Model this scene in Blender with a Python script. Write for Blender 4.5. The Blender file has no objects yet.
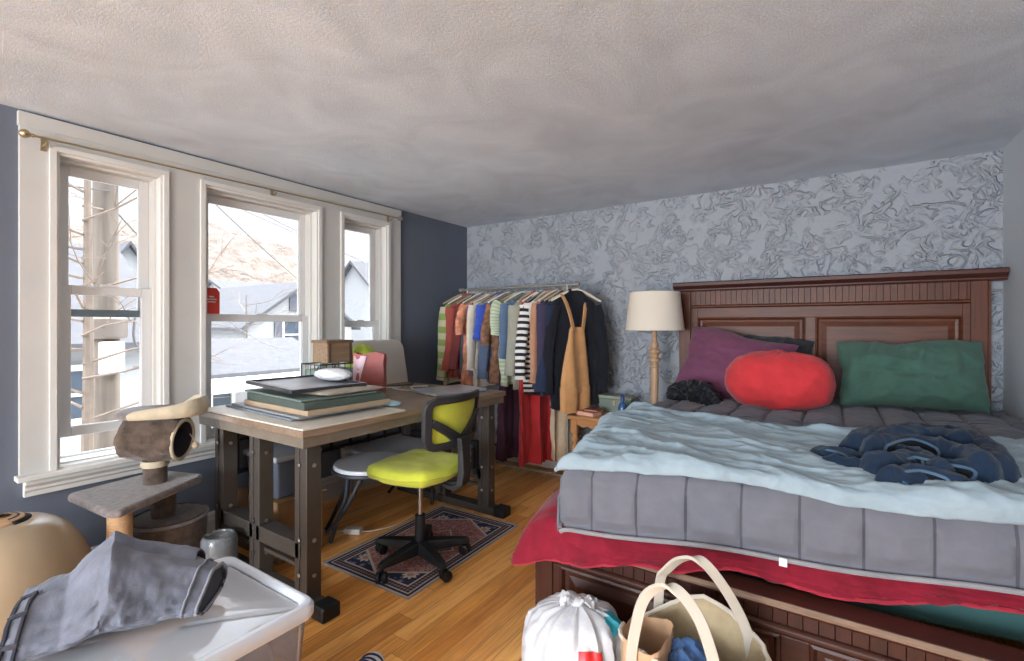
import bpy, bmesh, math, random
from mathutils import Vector, Matrix, noise, Euler
PI = math.pi
R = math.radians
sc = bpy.context.scene
COL = sc.collection
V = Vector

# ------------------------------------------------------------------ materials
def lin(c):
    return tuple(((x/255)/12.92 if x/255 <= .04045 else ((x/255+.055)/1.055)**2.4) for x in c[:3]) + (1,)

class NT:
    def __init__(s, m):
        s.t = m.node_tree; s.n = s.t.nodes; s.l = s.t.links
        s.bsdf = s.n.get('Principled BSDF')
    def put(s, sock, v):
        if v is None: return
        if isinstance(v, bpy.types.NodeSocket): s.l.new(v, sock)
        elif isinstance(v, bpy.types.Node): s.l.new(v.outputs[0], sock)
        else: sock.default_value = v
    def node(s, typ, ins=None, **props):
        n = s.n.new(typ)
        for k, v in props.items(): setattr(n, k, v)
        for k, v in (ins or {}).items(): s.put(n.inputs[k], v)
        return n
    def math(s, op, a, b=None, c=None, clamp=False):
        n = s.n.new('ShaderNodeMath'); n.operation = op; n.use_clamp = clamp
        for i, v in enumerate((a, b, c)): s.put(n.inputs[i], v)
        return n.outputs[0]
    def mix(s, f, a, b, blend='MIX'):
        n = s.n.new('ShaderNodeMix'); n.data_type = 'RGBA'; n.blend_type = blend
        s.put(n.inputs[0], f); s.put(n.inputs[6], a); s.put(n.inputs[7], b)
        return n.outputs[2]
    def ramp(s, f, stops, interp='LINEAR'):
        n = s.n.new('ShaderNodeValToRGB'); e = n.color_ramp; e.interpolation = interp
        while len(e.elements) < len(stops): e.elements.new(.5)
        for el, (p, c) in zip(e.elements, stops): el.position = p; el.color = c if len(c) == 4 else lin(c)
        s.put(n.inputs[0], f)
        return n.outputs[0]
    def coord(s, kind='Object'):
        return s.n.new('ShaderNodeTexCoord').outputs[kind]
    def mapping(s, v, scale=(1,1,1), loc=(0,0,0), rot=(0,0,0)):
        n = s.node('ShaderNodeMapping', {'Vector': v, 'Scale': scale, 'Location': loc, 'Rotation': rot})
        return n.outputs[0]
    def noise(s, v, scale, detail=4, rough=.55, dist=0, out=0):
        n = s.node('ShaderNodeTexNoise', {'Vector': v, 'Scale': scale, 'Detail': detail, 'Roughness': rough, 'Distortion': dist})
        return n.outputs[out]
    def sep(s, v):
        n = s.node('ShaderNodeSeparateXYZ', {'Vector': v}); return n.outputs
    def bump(s, h, strength=.3, dist=.01):
        n = s.node('ShaderNodeBump', {'Height': h, 'Strength': strength, 'Distance': dist})
        s.l.new(n.outputs[0], s.bsdf.inputs['Normal']); return n

MATS = {}
def mat(name, col=(200,200,200), rough=.6, metal=0., var=.0, vscale=8., bump=0., bscale=60., bdist=.004, spec=.4, sheen=0., stretch=(1,1,1)):
    if name in MATS: return MATS[name]
    m = bpy.data.materials.new(name); m.use_nodes = True
    nt = NT(m); b = nt.bsdf
    c = lin(col)
    b.inputs['Base Color'].default_value = c
    b.inputs['Roughness'].default_value = rough
    b.inputs['Metallic'].default_value = metal
    b.inputs['Specular IOR Level'].default_value = spec
    if sheen: b.inputs['Sheen Weight'].default_value = sheen
    if var or bump:
        co = nt.mapping(nt.coord(), scale=stretch)
    if var:
        f = nt.noise(co, vscale, 5, .6)
        lo = tuple(x*(1-var) for x in c[:3]) + (1,); hi = tuple(min(1, x*(1+var)) for x in c[:3]) + (1,)
        nt.put(b.inputs['Base Color'], nt.ramp(f, [(.3, lo), (.7, hi)]))
    if bump:
        nt.bump(nt.noise(co, bscale, 4, .6), bump, bdist)
    MATS[name] = m
    return m

def fabric(name, col=(200,200,200), var=.12, bump=.35, bscale=220, rough=.9):
    return mat(name, col, rough, var=var, vscale=14, bump=bump, bscale=bscale, bdist=.002, spec=.15, sheen=.15)

def glass(name, tint=(255,255,255), refl=.06, op=0., opcol=(230,235,240)):
    if name in MATS: return MATS[name]
    m = bpy.data.materials.new(name); m.use_nodes = True
    nt = NT(m); nt.n.remove(nt.bsdf)
    out = nt.n['Material Output']
    tr = nt.node('ShaderNodeBsdfTransparent', {'Color': lin(tint)})
    gl = nt.node('ShaderNodeBsdfGlossy', {'Color': (1,1,1,1), 'Roughness': .03})
    fr = nt.node('ShaderNodeFresnel', {'IOR': 1.3 + refl})
    mx = nt.node('ShaderNodeMixShader', {0: fr.outputs[0], 1: tr.outputs[0], 2: gl.outputs[0]})
    last = mx
    if op:
        df = nt.node('ShaderNodeBsdfPrincipled', {'Base Color': lin(opcol), 'Roughness': .3})
        last = nt.node('ShaderNodeMixShader', {0: op, 1: mx.outputs[0], 2: df.outputs[0]})
    nt.l.new(last.outputs[0], out.inputs[0])
    MATS[name] = m
    return m

# ------------------------------------------------------------------ mesh builder (world coordinates)
def frame(t):
    t = t.normalized(); up = V((0,0,1)) if abs(t.z) < .95 else V((1,0,0))
    a = t.cross(up).normalized(); b = a.cross(t).normalized()
    return a, b
class MB:
    def __init__(s): s.v = []; s.f = []; s.mi = []; s.cur = 0
    def add(s, vs, fs):
        k = len(s.v); s.v += [V(p) for p in vs]
        for f in fs: s.f.append([i+k for i in f]); s.mi.append(s.cur)
        return s
    def m(s, i): s.cur = i; return s
    def box(s, x0, x1, y0, y1, z0, z1, M=None):
        vs = [V((x,y,z)) for z in (z0,z1) for y in (y0,y1) for x in (x0,x1)]
        if M: vs = [M @ p for p in vs]
        return s.add(vs, [(0,2,3,1),(4,5,7,6),(0,1,5,4),(2,6,7,3),(0,4,6,2),(1,3,7,5)])
    def hexa(s, bot, top):
        return s.add(list(bot)+list(top), [(3,2,1,0),(4,5,6,7),(0,1,5,4),(1,2,6,5),(2,3,7,6),(3,0,4,7)])
    def tube(s, pts, r, n=8, caps=True, closed=False, flat=None):
        pts = [V(p) for p in pts]; N = len(pts)
        rs = r if isinstance(r, (list, tuple)) else [r]*N
        a = None; rings = []
        for i, p in enumerate(pts):
            if closed: t = pts[(i+1) % N]-pts[i-1]
            else: t = pts[min(i+1,N-1)]-pts[max(i-1,0)]
            if t.length < 1e-9: t = V((0,0,1))
            t.normalize()
            if a is None: a, b = frame(t)
            else:
                a = (a - t*a.dot(t)); a = a.normalized() if a.length > 1e-6 else frame(t)[0]
                b = a.cross(t)
            rr = rs[i]; ra, rb = (rr, rr) if not isinstance(rr, tuple) else rr
            rings.append([p + a*ra*math.cos(2*PI*k/n) + b*rb*math.sin(2*PI*k/n) for k in range(n)])
        return s.rings(rings, caps, closed)
    def rings(s, rings, caps=True, closed=False, cyc=True):
        n = len(rings[0]); N = len(rings)
        vs = [p for r in rings for p in r]; fs = []
        for i in range(N if closed else N-1):
            j = (i+1) % N
            for k in range(n if cyc else n-1):
                l = (k+1) % n
                fs.append((i*n+k, i*n+l, j*n+l, j*n+k))
        if caps and not closed and cyc:
            fs.append(tuple(range(n))[::-1]); fs.append(tuple(range((N-1)*n, N*n)))
        return s.add(vs, fs)
    def lathe(s, prof, c=(0,0,0), n=24, M=None, caps=True):
        M = M or Matrix.Translation(V(c))
        rings = [[M @ V((r*math.cos(2*PI*k/n), r*math.sin(2*PI*k/n), z)) for k in range(n)] for r, z in prof]
        return s.rings(rings, caps)
    def grid(s, nu, nv, fn, cyc=False):
        vs = [fn(i/(nu-1) if not cyc else i/nu, j/(nv-1)) for j in range(nv) for i in range(nu)]
        fs = []
        for j in range(nv-1):
            for i in range(nu if cyc else nu-1):
                k = (i+1) % nu
                fs.append((j*nu+i, j*nu+k, (j+1)*nu+k, (j+1)*nu+i))
        return s.add(vs, fs)
    def prism(s, outline, z0, z1, M=None):
        n = len(outline)
        vs = [V((x,y,z0)) for x, y in outline] + [V((x,y,z1)) for x, y in outline]
        if M: vs = [M @ p for p in vs]
        fs = [tuple(range(n))[::-1], tuple(range(n,2*n))] + [(i,(i+1)%n,(i+1)%n+n,i+n) for i in range(n)]
        return s.add(vs, fs)
    def blob(s, c, rad, fn=None, nu=40, nv=24, M=None):
        M = M or Matrix.Identity(4)
        def g(u, v):
            th = 2*PI*u; ph = -PI/2+PI*v
            d = V((math.cos(ph)*math.cos(th), math.cos(ph)*math.sin(th), math.sin(ph)))
            k = fn(d) if fn else 1
            return V(c) + M @ V((d.x*rad[0]*k, d.y*rad[1]*k, d.z*rad[2]*k))
        return s.grid(nu, nv, g, cyc=True)
    def build(s, name, mats, parent=None, smooth=True, bevel=0., seg=2, sub=0, solid=0., off=-1, angle=38, weld=False):
        me = bpy.data.meshes.new(name)
        pos = V((0,0,0)); 
        if parent is not None: inv = ROOT[parent.name].inverted()
        else:
            xs = [p.x for p in s.v]; ys = [p.y for p in s.v]; zs = [p.z for p in s.v]
            pos = V(((min(xs)+max(xs))/2, (min(ys)+max(ys))/2, min(zs))); inv = Matrix.Translation(-pos)
        me.from_pydata([inv @ p for p in s.v], [], s.f)
        ml = mats if isinstance(mats, (list, tuple)) else [mats]
        for q in ml: me.materials.append(q)
        for p, i in zip(me.polygons, s.mi): p.material_index = i
        bm = bmesh.new(); bm.from_mesh(me)
        if weld: bmesh.ops.remove_doubles(bm, verts=bm.verts, dist=1e-5)
        bmesh.ops.recalc_face_normals(bm, faces=bm.faces)
        bm.to_mesh(me); bm.free()
        if smooth:
            for p in me.polygons: p.use_smooth = True
            me.set_sharp_from_angle(angle=R(angle))
        o = bpy.data.objects.new(name, me); COL.objects.link(o)
        o.location = pos
        if parent is not None: o.parent = parent; ROOT[o.name] = ROOT[parent.name]; o.location = (0,0,0)
        else: ROOT[o.name] = Matrix.Translation(pos)
        if solid:
            q = o.modifiers.new('solid', 'SOLIDIFY'); q.thickness = solid; q.offset = off
        if bevel:
            q = o.modifiers.new('bevel', 'BEVEL'); q.width = bevel; q.segments = seg; q.limit_method = 'ANGLE'; q.angle_limit = R(40); q.harden_normals = False
        if sub:
            q = o.modifiers.new('sub', 'SUBSURF'); q.levels = sub; q.render_levels = sub
        return o
ROOT = {}
def tag(o, label=None, cat=None, group=None, kind=None):
    if label: o['label'] = label
    if cat: o['category'] = cat
    if group: o['group'] = group
    if kind: o['kind'] = kind
    return o
def thing(name, label, cat, loc=(0,0,0), rz=0, group=None):
    o = bpy.data.objects.new(name, None); COL.objects.link(o)
    o.location = loc; o.rotation_euler = (0,0,rz); o.empty_display_size = .1
    ROOT[o.name] = Matrix.Translation(V(loc)) @ Matrix.Rotation(rz, 4, 'Z')
    return tag(o, label, cat, group)
def struct(o): o['kind'] = 'structure'; return o
def copy_tree(root, loc, rz=0):
    c = root.copy(); COL.objects.link(c); c.location = loc; c.rotation_euler = (0,0,rz)
    ROOT[c.name] = Matrix.Translation(V(loc)) @ Matrix.Rotation(rz, 4, 'Z')
    for ch in list(root.children):
        d = ch.copy(); COL.objects.link(d); d.parent = c
        for g in list(ch.children):
            e = g.copy(); COL.objects.link(e); e.parent = d
    return c
def fr(p, sc_=1., seed=0., oct=4):
    return noise.fractal(V((p[0]*sc_+seed*7.3, p[1]*sc_-seed*3.1, p[2]*sc_+seed)), 1., 2., oct)
def nz(x, y, z=0.): return noise.noise(V((x, y, z)))
def ridge(p, s, seed=0.):
    v = V((p[0]*s+seed, p[1]*s-seed*2, p[2]*s+seed*.7)); t = 0; a = 1.
    for _ in range(3):
        t += a*(1-abs(noise.noise(v))*2); v = v*1.9; a *= .5
    return t/1.75
def lerp(a, b, t): return a+(b-a)*t
def interp(tab, x):
    if x <= tab[0][0]: return tab[0][1]
    for (a, va), (b, vb) in zip(tab, tab[1:]):
        if x <= b:
            t = (x-a)/(b-a)
            return tuple(lerp(p, q, t) for p, q in zip(va, vb)) if isinstance(va, tuple) else lerp(va, vb, t)
    return tab[-1][1]
def smooth_path(pts, n=6):
    pts = [V(p) for p in pts]; out = []
    for i in range(len(pts)-1):
        p0 = pts[max(i-1,0)]; p1 = pts[i]; p2 = pts[i+1]; p3 = pts[min(i+2,len(pts)-1)]
        for k in range(n):
            t = k/n
            out.append(.5*((2*p1)+(p2-p0)*t+(2*p0-5*p1+4*p2-p3)*t*t+(3*p1-p0-3*p2+p3)*t**3))
    out.append(pts[-1]); return out
def crease(p, s, seed, stretch=(1,1,1), pw=2.2, warp=.35):
    v = V((p.x*s*stretch[0]+seed*5.1, p.y*s*stretch[1]-seed*2.7, p.z*s*stretch[2]+seed*1.9))
    w_ = noise.noise_vector(v*.6)*warp
    n = 1-abs(noise.noise(v+w_))*1.6
    return max(0., n)**pw
def wrinkle(o, terms, rot=0., mask=None):
    # push the vertices of a dense cloth mesh along their normals into creases: (amplitude, scale, seed, stretch, power)
    me = o.data; Mr = Matrix.Rotation(rot, 3, 'Z'); off = o.matrix_basis.translation
    co = [v.co.copy() for v in me.vertices]; no = [v.normal.copy() for v in me.vertices]
    for v, c, n in zip(me.vertices, co, no):
        p = Mr @ (c+off); d = 0.
        for amp, s, seed, st_, pw in terms: d += amp*(crease(p, s, seed, st_, pw)-.35)
        if mask: d *= mask(c+off)
        v.co = c+n*d
    me.update(); return o
# ------------------------------------------------------------------ camera
XL, YB, XR, H = -2.946, 3.609, .748, 2.16
YF = -4.5
cam = bpy.data.cameras.new('camera'); co_ = bpy.data.objects.new('camera', cam); COL.objects.link(co_)
co_.location = (0, 0, 1.22); co_.rotation_euler = (PI/2, 0, math.atan2(323, 481))
cam.sensor_width = 36; cam.lens = 481/1024*36; cam.shift_y = -5.5/1024; cam.clip_start = .05; cam.clip_end = 300
sc.camera = co_

# ------------------------------------------------------------------ room materials
def m_ceiling():
    m = bpy.data.materials.new('swirled stipple ceiling'); m.use_nodes = True; nt = NT(m); b = nt.bsdf
    co = nt.coord()
    big = nt.noise(nt.mapping(co, scale=(1, 1.0, 1)), 2.2, 3, .55, 1.4)
    fine = nt.noise(co, 90, 5, .75)
    fine2 = nt.noise(co, 260, 3, .8)
    hgt = nt.math('ADD', nt.math('MULTIPLY', big, .6), nt.math('ADD', nt.math('MULTIPLY', fine, .5), nt.math('MULTIPLY', fine2, .35)))
    nt.bump(hgt, .6, .012)
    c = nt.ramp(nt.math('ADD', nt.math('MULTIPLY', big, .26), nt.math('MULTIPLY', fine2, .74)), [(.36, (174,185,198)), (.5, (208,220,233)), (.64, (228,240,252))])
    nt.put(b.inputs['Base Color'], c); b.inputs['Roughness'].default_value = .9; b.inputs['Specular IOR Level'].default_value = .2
    return m
def m_stucco():
    m = bpy.data.materials.new('skip trowel blue grey wall'); m.use_nodes = True; nt = NT(m); b = nt.bsdf
    co = nt.coord()
    wv = nt.mix(.05, co, nt.noise(co, 9, 2, .5, 0, out=1))
    hs = []
    for sc_, off, w_, th in ((8.5, 0., 13., .47), (10.5, 3.7, 12., .50), (14., 9.1, 9., .52)):
        n1 = nt.noise(nt.mapping(wv, loc=(off,off,off)), sc_, 2., .5, .9)
        r_ = nt.math('SUBTRACT', 1., nt.math('MULTIPLY', nt.math('ABSOLUTE', nt.math('SUBTRACT', n1, .5)), w_), clamp=True)
        mk_ = nt.math('MULTIPLY', nt.math('SUBTRACT', nt.noise(nt.mapping(co, loc=(off+5,1,off)), 9., 1., .4), th), 9., clamp=True)
        hs.append(nt.math('MULTIPLY', nt.math('SMOOTH_MIN', r_, .7, .2), mk_))
    fine = nt.noise(co, 45, 3, .6)
    hgt = nt.math('ADD', nt.math('MAXIMUM', nt.math('MAXIMUM', hs[0], hs[1]), nt.math('MULTIPLY', hs[2], .7)), nt.math('MULTIPLY', fine, .10))
    nt.bump(hgt, 1., .020)
    nt.put(b.inputs['Base Color'], lin((148,154,162))); b.inputs['Roughness'].default_value = .55
    b.inputs['Specular IOR Level'].default_value = .35
    return m
def m_floor():
    m = bpy.data.materials.new('honey pine boards'); m.use_nodes = True; nt = NT(m); b = nt.bsdf
    co = nt.coord(); x, y, z = nt.sep(co)
    W = .083
    bx = nt.math('DIVIDE', x, W); idx = nt.math('FLOOR', bx); fx = nt.math('SUBTRACT', bx, idx)
    wn = nt.node('ShaderNodeTexWhiteNoise', {'W': idx}, noise_dimensions='1D').outputs[0]
    yy = nt.math('ADD', y, nt.math('MULTIPLY', wn, 7.))
    by = nt.math('DIVIDE', yy, 1.9); iy = nt.math('FLOOR', by); fy = nt.math('SUBTRACT', by, iy)
    wn2 = nt.node('ShaderNodeTexWhiteNoise', {'W': nt.math('ADD', nt.math('MULTIPLY', idx, 13.7), iy)}, noise_dimensions='1D').outputs[0]
    cv = nt.node('ShaderNodeCombineXYZ', {0: x, 1: nt.math('ADD', y, nt.math('MULTIPLY', wn2, 20.)), 2: nt.math('MULTIPLY', wn2, 9.)}).outputs[0]
    grain = nt.noise(nt.mapping(cv, scale=(26, 1.6, 1)), 2.2, 6, .62, .6)
    grain2 = nt.noise(nt.mapping(cv, scale=(120, 3, 1)), 2., 3, .6)
    base = nt.ramp(wn2, [(0., (170,118,62)), (.35, (192,142,82)), (.65, (210,164,102)), (1., (158,104,54))])
    g = nt.ramp(grain, [(.25, (120,80,50)), (.5, (200,190,180)), (.75, (255,250,240))])
    c = nt.mix(.62, base, g, 'MULTIPLY')
    c = nt.mix(nt.math('MULTIPLY', nt.math('SUBTRACT', grain2, .5, clamp=True), .9), c, lin((105,58,26)))
    ex = nt.math('ABSOLUTE', nt.math('SUBTRACT', fx, .5)); gap = nt.math('GREATER_THAN', ex, .482)
    ey = nt.math('ABSOLUTE', nt.math('SUBTRACT', fy, .5)); gap2 = nt.math('GREATER_THAN', ey, .4992)
    gg = nt.math('MAXIMUM', gap, gap2)
    dk = nt.math('MULTIPLY', gg, nt.math('ADD', .35, nt.math('MULTIPLY', wn, .6)))
    c = nt.mix(dk, c, lin((70,38,18)))
    stain = nt.noise(co, 1.3, 4, .6)
    c = nt.mix(nt.math('MULTIPLY', nt.math('SUBTRACT', stain, .52, clamp=True), 1.6, clamp=True), c, lin((140,84,44)))
    hs = nt.node('ShaderNodeHueSaturation', {'Saturation': 1.02, 'Value': 2.35, 'Color': c})
    nt.put(b.inputs['Base Color'], hs.outputs[0])
    nt.put(b.inputs['Roughness'], nt.math('ADD', .24, nt.math('MULTIPLY', grain, .22)))
    b.inputs['Specular IOR Level'].default_value = .55
    nt.bump(nt.math('SUBTRACT', nt.math('MULTIPLY', grain, .2), gg), .35, .004)
    return m
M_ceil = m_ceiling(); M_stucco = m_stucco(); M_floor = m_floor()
M_wall = mat('darkened blue grey wall paint', (98,105,118), .6, var=.05, vscale=2, bump=.12, bscale=130, bdist=.003, spec=.3)  # wall paint darkened to carry the shade on the window wall
M_wallr = mat('lightened blue grey wall paint', (198,205,211), .6, var=.04, vscale=2, bump=.12, bscale=130, bdist=.003, spec=.3)  # same paint lightened to carry window light on the right wall
M_white = mat('white woodwork paint', (210,209,205), .42, var=.03, vscale=3, bump=.06, bscale=40, bdist=.003)
M_cream = mat('cream casing paint', (190,190,187), .45, var=.05, vscale=2.5, bump=.12, bscale=60, bdist=.003)
M_vinyl = mat('white vinyl sash', (214,215,215), .35)
M_track = mat('blue grey sash rail', (150,170,182), .4)
M_glass = glass('window glass')
M_black = mat('black plastic', (30,31,34), .45, bump=.1, bscale=200, bdist=.001)
M_chrome = mat('brushed steel', (190,190,190), .28, 1.)
M_brass = mat('aged brass', (176,160,126), .35, .85)

# ------------------------------------------------------------------ room shell
struct(MB().box(XL-.16, XR+.12, YF-.1, YB+.12, -.12, 0).build('floor', M_floor, smooth=False))
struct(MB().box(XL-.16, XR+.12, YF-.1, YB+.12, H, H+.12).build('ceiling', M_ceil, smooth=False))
struct(MB().box(XL-.16, XR+.12, YB, YB+.12, 0, H).build('wall_back', M_stucco, smooth=False))
struct(MB().box(XR, XR+.12, YF, YB, 0, H).build('wall_right', M_wallr, smooth=False))
WO = [(.655, 1.075), (1.272, 1.986), (2.183, 2.596)]     # window openings along Y
WZ0, WZ1 = .56, 2.005
TH = .14
w = MB(); ys = [YF]+[q for a in WO for q in a]+[YB]
for i in range(0, len(ys), 2): w.box(XL-TH, XL, ys[i], ys[i+1], 0, H)
for a, b in WO: w.box(XL-TH, XL, a, b, 0, WZ0); w.box(XL-TH, XL, a, b, WZ1, H)
struct(w.build('wall_left', M_wall, smooth=False))
# front wall behind the camera, its wide opening added for fill light
FX0, FX1, FZ0, FZ1 = -2.75, .6, .3, 2.06
w = MB()
w.box(XL, FX0, YF-.1, YF, 0, H); w.box(FX1, XR, YF-.1, YF, 0, H); w.box(FX0, FX1, YF-.1, YF, 0, FZ0); w.box(FX0, FX1, YF-.1, YF, FZ1, H)
struct(w.build('wall_front', M_wallr, smooth=False))
w = MB()
for x in (FX0, -1.6, -.5, FX1): w.box(x-.03, x+.03, YF-.08, YF-.02, FZ0, FZ1)
w.box(FX0, FX1, YF-.08, YF-.02, FZ0, FZ0+.05); w.box(FX0, FX1, YF-.08, YF-.02, FZ1-.05, FZ1)
t = bpy.data.objects.new('window_4', None); COL.objects.link(t); t['kind'] = 'structure'; ROOT['window_4'] = Matrix.Identity(4)  # unseen window, added to let fill light into the room
w.build('window_frame', M_vinyl, t, smooth=False)
MB().box(FX0, FX1, YF-.052, YF-.048, FZ0, FZ1).build('window_glass', M_glass, t, smooth=False)

# baseboards
def moulding(prof, p0, p1, out):
    # profile (offset from wall, z) swept from p0 to p1 along a wall whose inward normal is out
    p0, p1, out = V(p0), V(p1), V(out)
    return MB().rings([[p + out*o + V((0,0,z)) for o, z in prof] for p in (p0, p1)], caps=True)
bp = [(0,0),(.022,0),(.022,.115),(.016,.13),(.016,.145),(.006,.16),(0,.16)]
struct(moulding(bp, (XL,YF,0), (XL,YB,0), (1,0,0)).build('baseboard_left', M_cream, smooth=False))
struct(moulding(bp, (XL+.03,YB,0), (XR,YB,0), (0,-1,0)).build('baseboard_back', M_cream, smooth=False))

# wide flat casing around the three windows (trim), stool and apron
c = MB(); CX = XL+.022
cy = [.538]+[q for a in WO for q in a]+[2.737]
for i in range(0, len(cy), 2): c.box(XL, CX, cy[i], cy[i+1], .56, 2.145)
for a, b in WO: c.box(XL, CX, a, b, WZ1, 2.145)
c.box(XL, CX+.004, .534, 2.741, 2.085, 2.147)
struct(c.build('trim_1', M_cream, smooth=False, bevel=.002))
s = MB()
s.box(XL, XL+.065, .525, 2.75, .545, .567)
s.rings([[V((XL+o, y, z)) for o, z in [(0,.545),(.045,.545),(.045,.525),(.03,.51),(.03,.497),(.022,.49),(.022,.468),(0,.468)]] for y in (.552, 2.72)])
struct(s.build('trim_2', M_white, smooth=False, bevel=.003))

def window(n, y0, y1, meet, gap=0.):
    t = bpy.data.objects.new('window_%d' % n, None); COL.objects.link(t); t['kind'] = 'structure'
    t.location = (XL, (y0+y1)/2, WZ0); ROOT[t.name] = Matrix.Translation(t.location)
    X0 = XL
    # moulded frame around the opening, stepped back into the wall
    def ring(x0, x1, a, b, z0, z1, wd, q, wb=None):
        wb = wd if wb is None else wb
        q.box(x0, x1, a, a+wd, z0, z1); q.box(x0, x1, b-wd, b, z0, z1)
        q.box(x0, x1, a+wd, b-wd, z1-wd, z1); q.box(x0, x1, a+wd, b-wd, z0, z0+wb)
    q = MB()
    ring(X0-.01, X0+.036, y0-.022, y1+.022, WZ0+.004, WZ1+.022, .024, q, .001)
    ring(X0-.135, X0+.024, y0+.000, y1-.000, WZ0+.004, WZ1, .014, q, .012)
    ring(X0-.135, X0-.03, y0+.014, y1-.014, WZ0+.006, WZ1-.0145, .013, q, .016)
    q.build('window_frame', M_white, t, smooth=False, bevel=.003)
    a, b = y0+.027, y1-.027; z0, z1 = WZ0+.018, WZ1-.027
    # upper sash, outer track
    us = MB(); xs0, xs1 = X0-.115, X0-.088; zb = meet-.035
    ring(xs0, xs1, a, b, zb, z1, .044, us, .036)
    u = us.build('upper_sash', [M_vinyl], t, smooth=False, bevel=.003)
    MB().box(xs0+.012, xs0+.016, a+.03, b-.03, zb+.03, z1-.03).build('glass_pane', M_glass, u, smooth=False)
    if gap: 
        MB().box(xs1-.002, xs1+.004, a+.004, b-.004, zb, zb+.036).build('blue_rail', M_track, u, smooth=False)
    ls = MB(); xs0, xs1 = X0-.082, X0-.052
    ring(xs0, xs1, a, b, z0+gap, meet+gap, .044, ls, .045)
    ls.box(xs1, xs1+.008, a+.1, a+.14, meet+gap-.016, meet+gap-.003)
    l = ls.build('lower_sash', M_vinyl, t, smooth=False, bevel=.003)
    MB().box(xs0+.012, xs0+.016, a+.03, b-.03, z0+gap+.03, meet+gap-.03).build('glass_pane', M_glass, l, smooth=False)
    MB().box(xs1, xs1+.012, (a+b)/2-.03, (a+b)/2+.03, meet+gap-.004, meet+gap+.008).build('sash_lock', M_vinyl, l, smooth=False, bevel=.003)
    if gap:   # storm frame seen below the raised sash
        st = MB(); ring(X0-.134, X0-.122, a, b, WZ0+.012, meet, .022, st)
        MB.build(st, 'storm_frame', M_vinyl, t, smooth=False)
    return t
window(1, *WO[0], 1.295, .115)
window(2, *WO[1], 1.285)
window(3, *WO[2], 1.25)

# curtain rod
t = thing('curtain_rod', 'thin brass curtain rod with ball finials above the three windows', 'curtain rod', (XL+.07, 1.6, 2.05))
RX = XL+.075
def rodz(y): return 2.037+.03*(y-.55)/2.13
MB().tube([(RX, .575, rodz(.575)), (RX, 2.655, rodz(2.655))], .0045, 10).build('rod', M_brass, t)
for y, sg in ((.56, -1), (2.67, 1)):
    Mx = Matrix.Translation((RX, y, rodz(y))) @ Matrix.Rotation(-sg*PI/2, 4, 'X')
    MB().lathe([(.003,-.015),(.008,-.014),(.008,-.008),(.006,-.004),(.014,.003),(.019,.012),(.019,.019),(.014,.028),(.006,.034),(.001,.035)], n=16, M=Mx).build('finial', M_brass if sg < 0 else M_chrome, t)
for y in (.615, 1.66, 2.6):
    q = MB().tube([(XL+.02, y, rodz(y)-.022), (RX-.012, y, rodz(y)-.022), (RX, y, rodz(y)-.012)], .005, 8)
    q.box(XL+.02, XL+.025, y-.01, y+.01, rodz(y)-.045, rodz(y)+.01)
    q.build('bracket', M_brass, t)

# red tag standing in the window
tg = thing('window_ornament', 'small red jar-shaped ornament with white lettering on the middle window', 'ornament', (XL-.045, 1.335, 1.287))
out = [(-.045,0),(.045,0),(.045,.125),(.03,.147),(.022,.15),(-.022,.15),(-.03,.147),(-.045,.125)]
Mt = Matrix.Translation((XL-.045, 1.335, 1.285)) @ Matrix.Rotation(PI/2, 4, 'Z') @ Matrix.Rotation(PI/2, 4, 'X')
MB().prism(out, 0, .012, Mt).build('body', mat('red enamel', (196,60,48), .45), tg, smooth=False, bevel=.003)
q = MB()
random.seed(5)
for k, (yy, x0, x1) in enumerate(((.098, -.014, .012), (.083, -.026, .026), (.068, -.02, .022))):
    n = 7; pts = [(lerp(x0, x1, i/(n*4)), yy+.0045*math.sin(i*1.7+k)) for i in range(n*4+1)]
    q.tube([Mt @ V((x, y, .0128)) for x, y in pts], .0011, 5)
q.build('lettering', mat('white print', (236,228,222), .6), tg)
q = MB().tube([Mt @ V((.008*math.cos(a), .15+.02*math.sin(a)*1.0, .006)) for a in [PI*i/8 for i in range(9)]], .0015, 6)
q.build('hanging_loop', mat('red enamel'), tg)
# ------------------------------------------------------------------ bed
def m_wood(name, c0, c1, axis='X', rough=.42, sc_=1.):
    m = bpy.data.materials.new(name); m.use_nodes = True; nt = NT(m); b = nt.bsdf
    co = nt.coord()
    st = {'X': (1.5,22,22), 'Y': (22,1.5,22), 'Z': (22,22,1.5)}[axis]
    g = nt.noise(nt.mapping(co, scale=tuple(q*sc_ for q in st)), 2.2, 6, .65, .8)
    big = nt.noise(co, 3, 3, .6)
    f = nt.math('ADD', nt.math('MULTIPLY', g, .7), nt.math('MULTIPLY', big, .3))
    nt.put(b.inputs['Base Color'], nt.ramp(f, [(.3, c0), (.7, c1)]))
    b.inputs['Roughness'].default_value = rough; b.inputs['Specular IOR Level'].default_value = .28
    nt.bump(g, .12, .002)
    return m
M_cherX = m_wood('cherry stained wood lengthwise', (62,31,18), (104,56,34), 'X')
M_cherZ = m_wood('cherry stained wood upright', (62,31,18), (104,56,34), 'Z')
M_dark = m_wood('dark cherry cap', (56,30,26), (84,46,38), 'X', .4)
M_footX = m_wood('dark mahogany wood lengthwise', (42,23,17), (72,39,29), 'X', .4)
M_footZ = m_wood('dark mahogany wood upright', (44,24,18), (74,40,30), 'Z', .4)
M_capfoot = m_wood('pale rail edge', (96,72,58), (150,128,110), 'X', .4)  # paler tone for the strip along the cap's front edge
bed = thing('bed_frame', 'cherry-stained wooden queen bed with tall panelled headboard and low footboard', 'bed', (-.1, 2.5, 0))
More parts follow.
